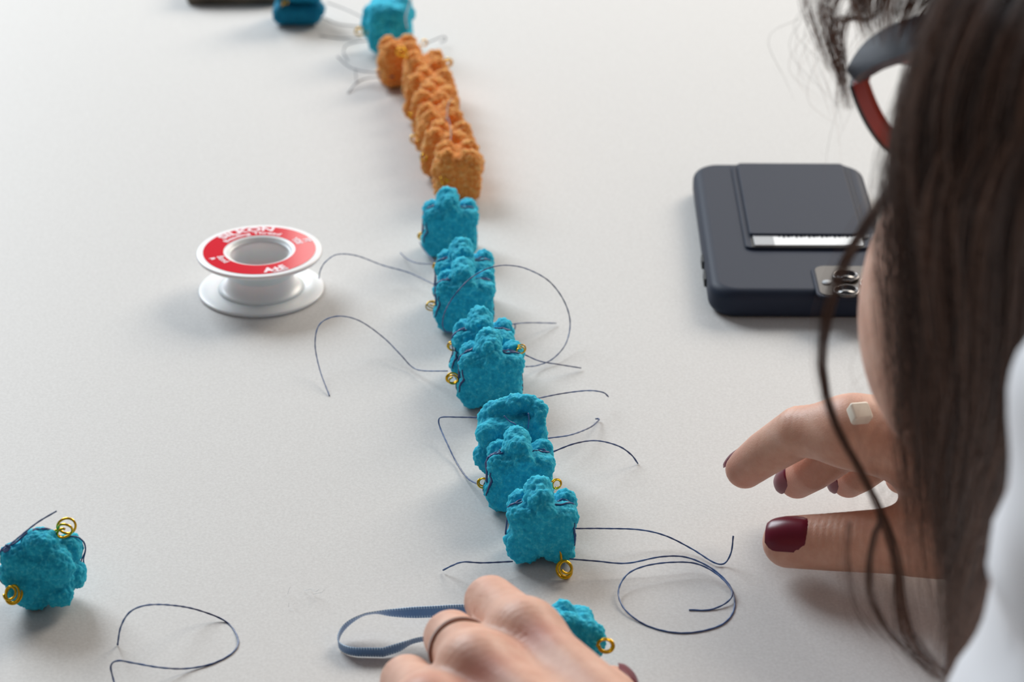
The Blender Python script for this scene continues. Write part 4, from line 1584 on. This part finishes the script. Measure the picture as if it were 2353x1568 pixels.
# loose lock falling past the phone and over the hand
lock = [(2120, 330, 0.563), (2040, 440, .58), (1985, 520, 0.553), (1935, 610, 0.550), (1905, 690, 0.548), (1890, 770, 0.548), (1886, 840, 0.548), (1902, 930, 0.548), (1938, 1015, 0.548), (1985, 1100, 0.548), (2030, 1195, 0.548), (2060, 1290, 0.548), (2066, 1390, 0.548), (2085, 1470, 0.548), (2150, 1560, 0.548)]
free_strands([lock], 62, (20, 12, 9, 9, 6, 4, 4, 6, 12, 22), .00009, (.3, .95), 13, 4)
lock2 = [(1985, 1100, 0.547), (2025, 1180, 0.547), (2010, 1230, 0.547), (1998, 1300, 0.547), (2005, 1380, 0.547), (2040, 1450, 0.547), (2100, 1510, 0.547), (2180, 1575, 0.547)]
free_strands([lock2], 20, (3, 3, 5, 8), .00010, (.2, .8), 14, 4)
free_strands([[(2060, 1290, 0.548), (2070, 1380, 0.548), (2095, 1480, 0.548), (2170, 1550, 0.548)], [(2066, 1390, 0.548), (2120, 1500, 0.548), (2190, 1570, 0.548)], [(1950, 1200, 0.548), (1942, 1300, 0.548), (1965, 1400, 0.548), (2020, 1480, 0.548)]],
             9, (3, 8, 12), .00008, (.2, .8), 15, 6)
# fly-away hairs
q = np.random.default_rng(21)
fly = []
for k in range(26):
    x0_, y0_ = q.uniform(1860, 2000), q.uniform(-40, 120)
    fly.append([(x0_ + 120, y0_ - 120, .655), (x0_, y0_, .652), (x0_ - q.uniform(-10, 110), y0_ + q.uniform(60, 160), .65), (x0_ - q.uniform(-40, 80), y0_ + q.uniform(170, 330), .65)])
for k in range(30):
    y0_ = q.uniform(440, 1150)
    fly.append([(2130, y0_ - 160, .552), (2085 - q.uniform(0, 40), y0_, .550), (2040 - q.uniform(0, 90), y0_ + q.uniform(80, 150), .548), (2020 - q.uniform(-90, 80), y0_ + q.uniform(200, 420), .547)])
free_strands(fly, 1, (0, 0), .000042, (.3, 1), 22, 8)

# scalp cover: strands combed from the parting down the skull
ns = 1500
q = np.random.default_rng(31)
fr = q.uniform(-.098, .062, ns)
side = np.where(q.random(ns) < .6, 1, -1)
ang = np.linspace(.02, 1, NP)[None] * q.uniform(1.5, 2.0, (ns, 1))
rx, ry, rz = .100, .080, .092
cosx = np.sqrt(np.clip(1 - ((fr + .012) / rx) ** 2, .02, 1))
L_ = np.stack([np.broadcast_to(fr[:, None], (ns, NP)) - .022 * (ang / 2) ** 2, side[:, None] * ry * cosx[:, None] * np.sin(ang), .030 + rz * cosx[:, None] * np.cos(ang)], -1)
L_ *= (1 + q.uniform(0, .05, (ns, 1, 1)))
strands(HC + L_ @ HR.T, .00013 * taper[None] * np.ones((ns, 1)), q.random(ns) * .7)

VH, QH, TH, o_ = [], [], [], 0
for A, R_, c_ in zip(S_list, R_list, C_list):
    v_, q_ = tube_geo(A, R_, 3)
    VH.append(v_)
    QH.append(q_ + o_)
    TH.append(np.repeat(c_, A.shape[1] * 3))
    o_ += len(v_)
hair = mesh_obj('hair', np.vstack(VH), np.vstack(QH), M['hair'])
hair['label'] = 'long loose dark brown hair'
at = hair.data.attributes.new('tone', 'FLOAT', 'POINT')
at.data.foreach_set('value', np.concatenate(TH).astype(np.float32))
add_part(hair)

# dense under layer: a cap round the skull and the body of the falling hair


def f_under(p):
    q = (p - HC.astype(np.float32)) @ HR.astype(np.float32)
    d = s_ell(q, (-.014, 0, .032), (.098, .079, .090))
    d = smax(d, q[..., 0] - .052 + .25 * np.maximum(-q[..., 2], 0), .01)
    d = smax(d, -.045 - q[..., 2], .01)
    c = None
    pts = [(hw2((-.02, .066, .045)), .016), (PY(2360, 120, .527), .0150), (PY(2310, 330, .528), .0155), (PY(2310, 560, .527), .0140), (PY(2303, 800, .527), .0115), (PY(2288, 1000, .527), .0082), (PY(2264, 1160, .527), .0048), (PY(2240, 1280, .527), .002)]
    for (a, ra), (b, rb) in zip(pts[:-1], pts[1:]):
        e = s_cap(p, a, b, ra, rb)
        c = e if c is None else np.minimum(c, e)
    return smin(d, c, .01)


V, Q = nets(f_under, HC - .14, HC + .14, .0036) if False else nets(f_under, (.05, .44, .03), (.36, .80, .38), .0036)
und = mesh_obj('hair_under_layer', V, Q, M['scalp'])
add_part(und)

# ------------------------------------------------------------------ spectacles
gl = empty('spectacles', tuple(HINGE))
tag(gl, 'grey spectacles with red inner rims worn by the person', 'glasses')


def on_plane(px, py, n):
    o_ = P(px, py, 0)
    d_ = P(px, py, 1) - o_
    return o_ + d_ * ((HINGE - o_) @ n) / (d_ @ n)


tmp = [on_plane(x, y, HR[:, 1]) for x, y in ((1962, 178), (1985, 148), (2015, 122), (2060, 100), (2120, 78), (2200, 52), (2330, 20))]
tmp = spline(tmp + [hw2((-.012, .078, .004)), hw2((-.024, .079, -.012))], 60)
Tt = np.gradient(tmp, axis=0)
Tt /= np.linalg.norm(Tt, axis=1, keepdims=True)
hv = np.cross(HR[:, 1][None], Tt)
hv /= np.linalg.norm(hv, axis=1, keepdims=True)
tv = np.cross(Tt, hv)
hh_ = np.interp(np.linspace(0, 1, 60), [0, .06, .15, .4, .8, 1], [.0030, .0052, .0060, .0052, .0032, .0026])
o = sweep('temple', tmp, hv * hh_[:, None], tv * .0016, M['frame_grey'])
world_parent(o, gl)
loop_px = [(1962, 200), (1980, 248), (2005, 295), (2038, 336), (2085, 366), (2150, 384), (2220, 378), (2262, 340), (2268, 270), (2235, 205), (2170, 160), (2090, 140), (2020, 140), (1975, 160)]
lp = spline([on_plane(x, y, HR[:, 0]) for x, y in loop_px + loop_px[:1]], 97)[:-1]
cen = lp.mean(0)
Tl = np.roll(lp, -1, 0) - np.roll(lp, 1, 0)
Tl /= np.linalg.norm(Tl, axis=1, keepdims=True)
back = -HR[:, 0]
rad = np.cross(Tl, back)
rad /= np.linalg.norm(rad, axis=1, keepdims=True)
o = sweep('rim', lp, back[None] * .0008 + 0 * lp, rad * .0011, M['frame_black'], closed=True)
world_parent(o, gl)
o = sweep('inner_rim', lp + back * .0030, back[None] * .0022 + 0 * lp, rad * .0012, M['frame_red'], closed=True)
o['label'] = 'red inner side of the rim'
world_parent(o, gl)
mid = lp + back * .0012
V = np.vstack([mid, cen + back * .0006, mid + back * .0012, cen + back * .0022])
n_ = len(mid)
F_ = [(k, (k + 1) % n_, n_) for k in range(n_)] + [(n_ + 1 + (k + 1) % n_, n_ + 1 + k, 2 * n_ + 1) for k in range(n_)]
o = mesh_obj('lens', V, F_, M['clear'])
world_parent(o, gl)
# far half of the spectacles: bridge, second rim and temple on the other side of the face
mir = lambda X: HC + ((X - HC) @ HR * np.array([1, -1, 1])) @ HR.T
lp2 = mir(lp)
rad2 = (mir(lp + rad) - lp2)
o = sweep('rim', lp2, back[None] * .0008 + 0 * lp, rad2 * .0011, M['frame_black'], closed=True)
world_parent(o, gl)
o = sweep('inner_rim', lp2 + back * .0030, back[None] * .0022 + 0 * lp, rad2 * .0012, M['frame_red'], closed=True)
world_parent(o, gl)
t2 = mir(tmp)
o = sweep('temple', t2, (mir(tmp + hv) - t2) * hh_[:, None], (mir(tmp + tv) - t2) * .0016, M['frame_grey'])
world_parent(o, gl)
kb = int(np.argmin(np.abs((lp - HC) @ HR[:, 1])))
o = tube('bridge', np.stack([lp[kb], .5 * (lp[kb] + lp2[kb]) - back * .003, lp2[kb]]), .0016, M['frame_black'], None, 8, n=16)
world_parent(o, gl)

# ------------------------------------------------------------------ rings
ax = LM[1][0] - LM[0][0]
ax /= np.linalg.norm(ax)
rc = LM[0][0] + (LM[1][0] - LM[0][0]) * .60
e1 = np.cross(ax, [0, 0, 1.0])
e1 /= np.linalg.norm(e1)
e2 = np.cross(e1, ax)
th = np.linspace(0, 2 * np.pi, 73)[:-1]


def surf_ring(f, c, e1, e2, offs, r0=.004, r1=.016):
    rs = np.linspace(r0, r1, 160)
    dirs = np.cos(th)[:, None] * e1 + np.sin(th)[:, None] * e2
    D = f((c + dirs[:, None] * rs[None, :, None]).astype(np.float32).reshape(-1, 3)).reshape(len(th), -1)
    k = np.argmax(D > 0, 1)
    r = np.where(D.max(1) > 0, rs[k], r1)
    return dirs, np.minimum(r, .0108) + offs


dirs, r = surf_ring(lambda p: chain(p, LM), rc, e1, e2, .0004)
lp = rc + dirs * r[:, None]
o = sweep('ring', lp, np.broadcast_to(ax * .0007, lp.shape), dirs * .0005, M['ring_dark'], closed=True)
tag(o, 'thin dark metal ring on the middle finger of the near hand', 'ring')
ax = RI[1][0] - RI[0][0]
ax /= np.linalg.norm(ax)
rc = RI[0][0] + (RI[0][0] - RI[1][0]) * .10 + np.array([0, 0, 0])
pr = empty('ring', tuple(g_(1968, 945, 62)))
tag(pr, 'chunky cream stone ring on the far hand behind the loose hair lock', 'ring')
e1 = np.cross(ax, [0, 0, 1.0])
e1 /= np.linalg.norm(e1)
e2 = np.cross(e1, ax)
dirs = np.cos(th)[:, None] * e1 + np.sin(th)[:, None] * e2
lp = RI[0][0] + ax * .003 + dirs * .0112
o = sweep('band', lp, np.broadcast_to(ax * .0011, lp.shape), dirs * .0007, M['chrome'], closed=True)
world_parent(o, pr)
bm = slab_bm(.0072, .0068, .0044, .0012, .0008, 5, 4)
o = bm_obj('stone', bm, M['pearl'])
o.location = tuple(g_(1970, 958, 67))
o.rotation_euler = (.55, .1, .35)
world_parent(o, pr)
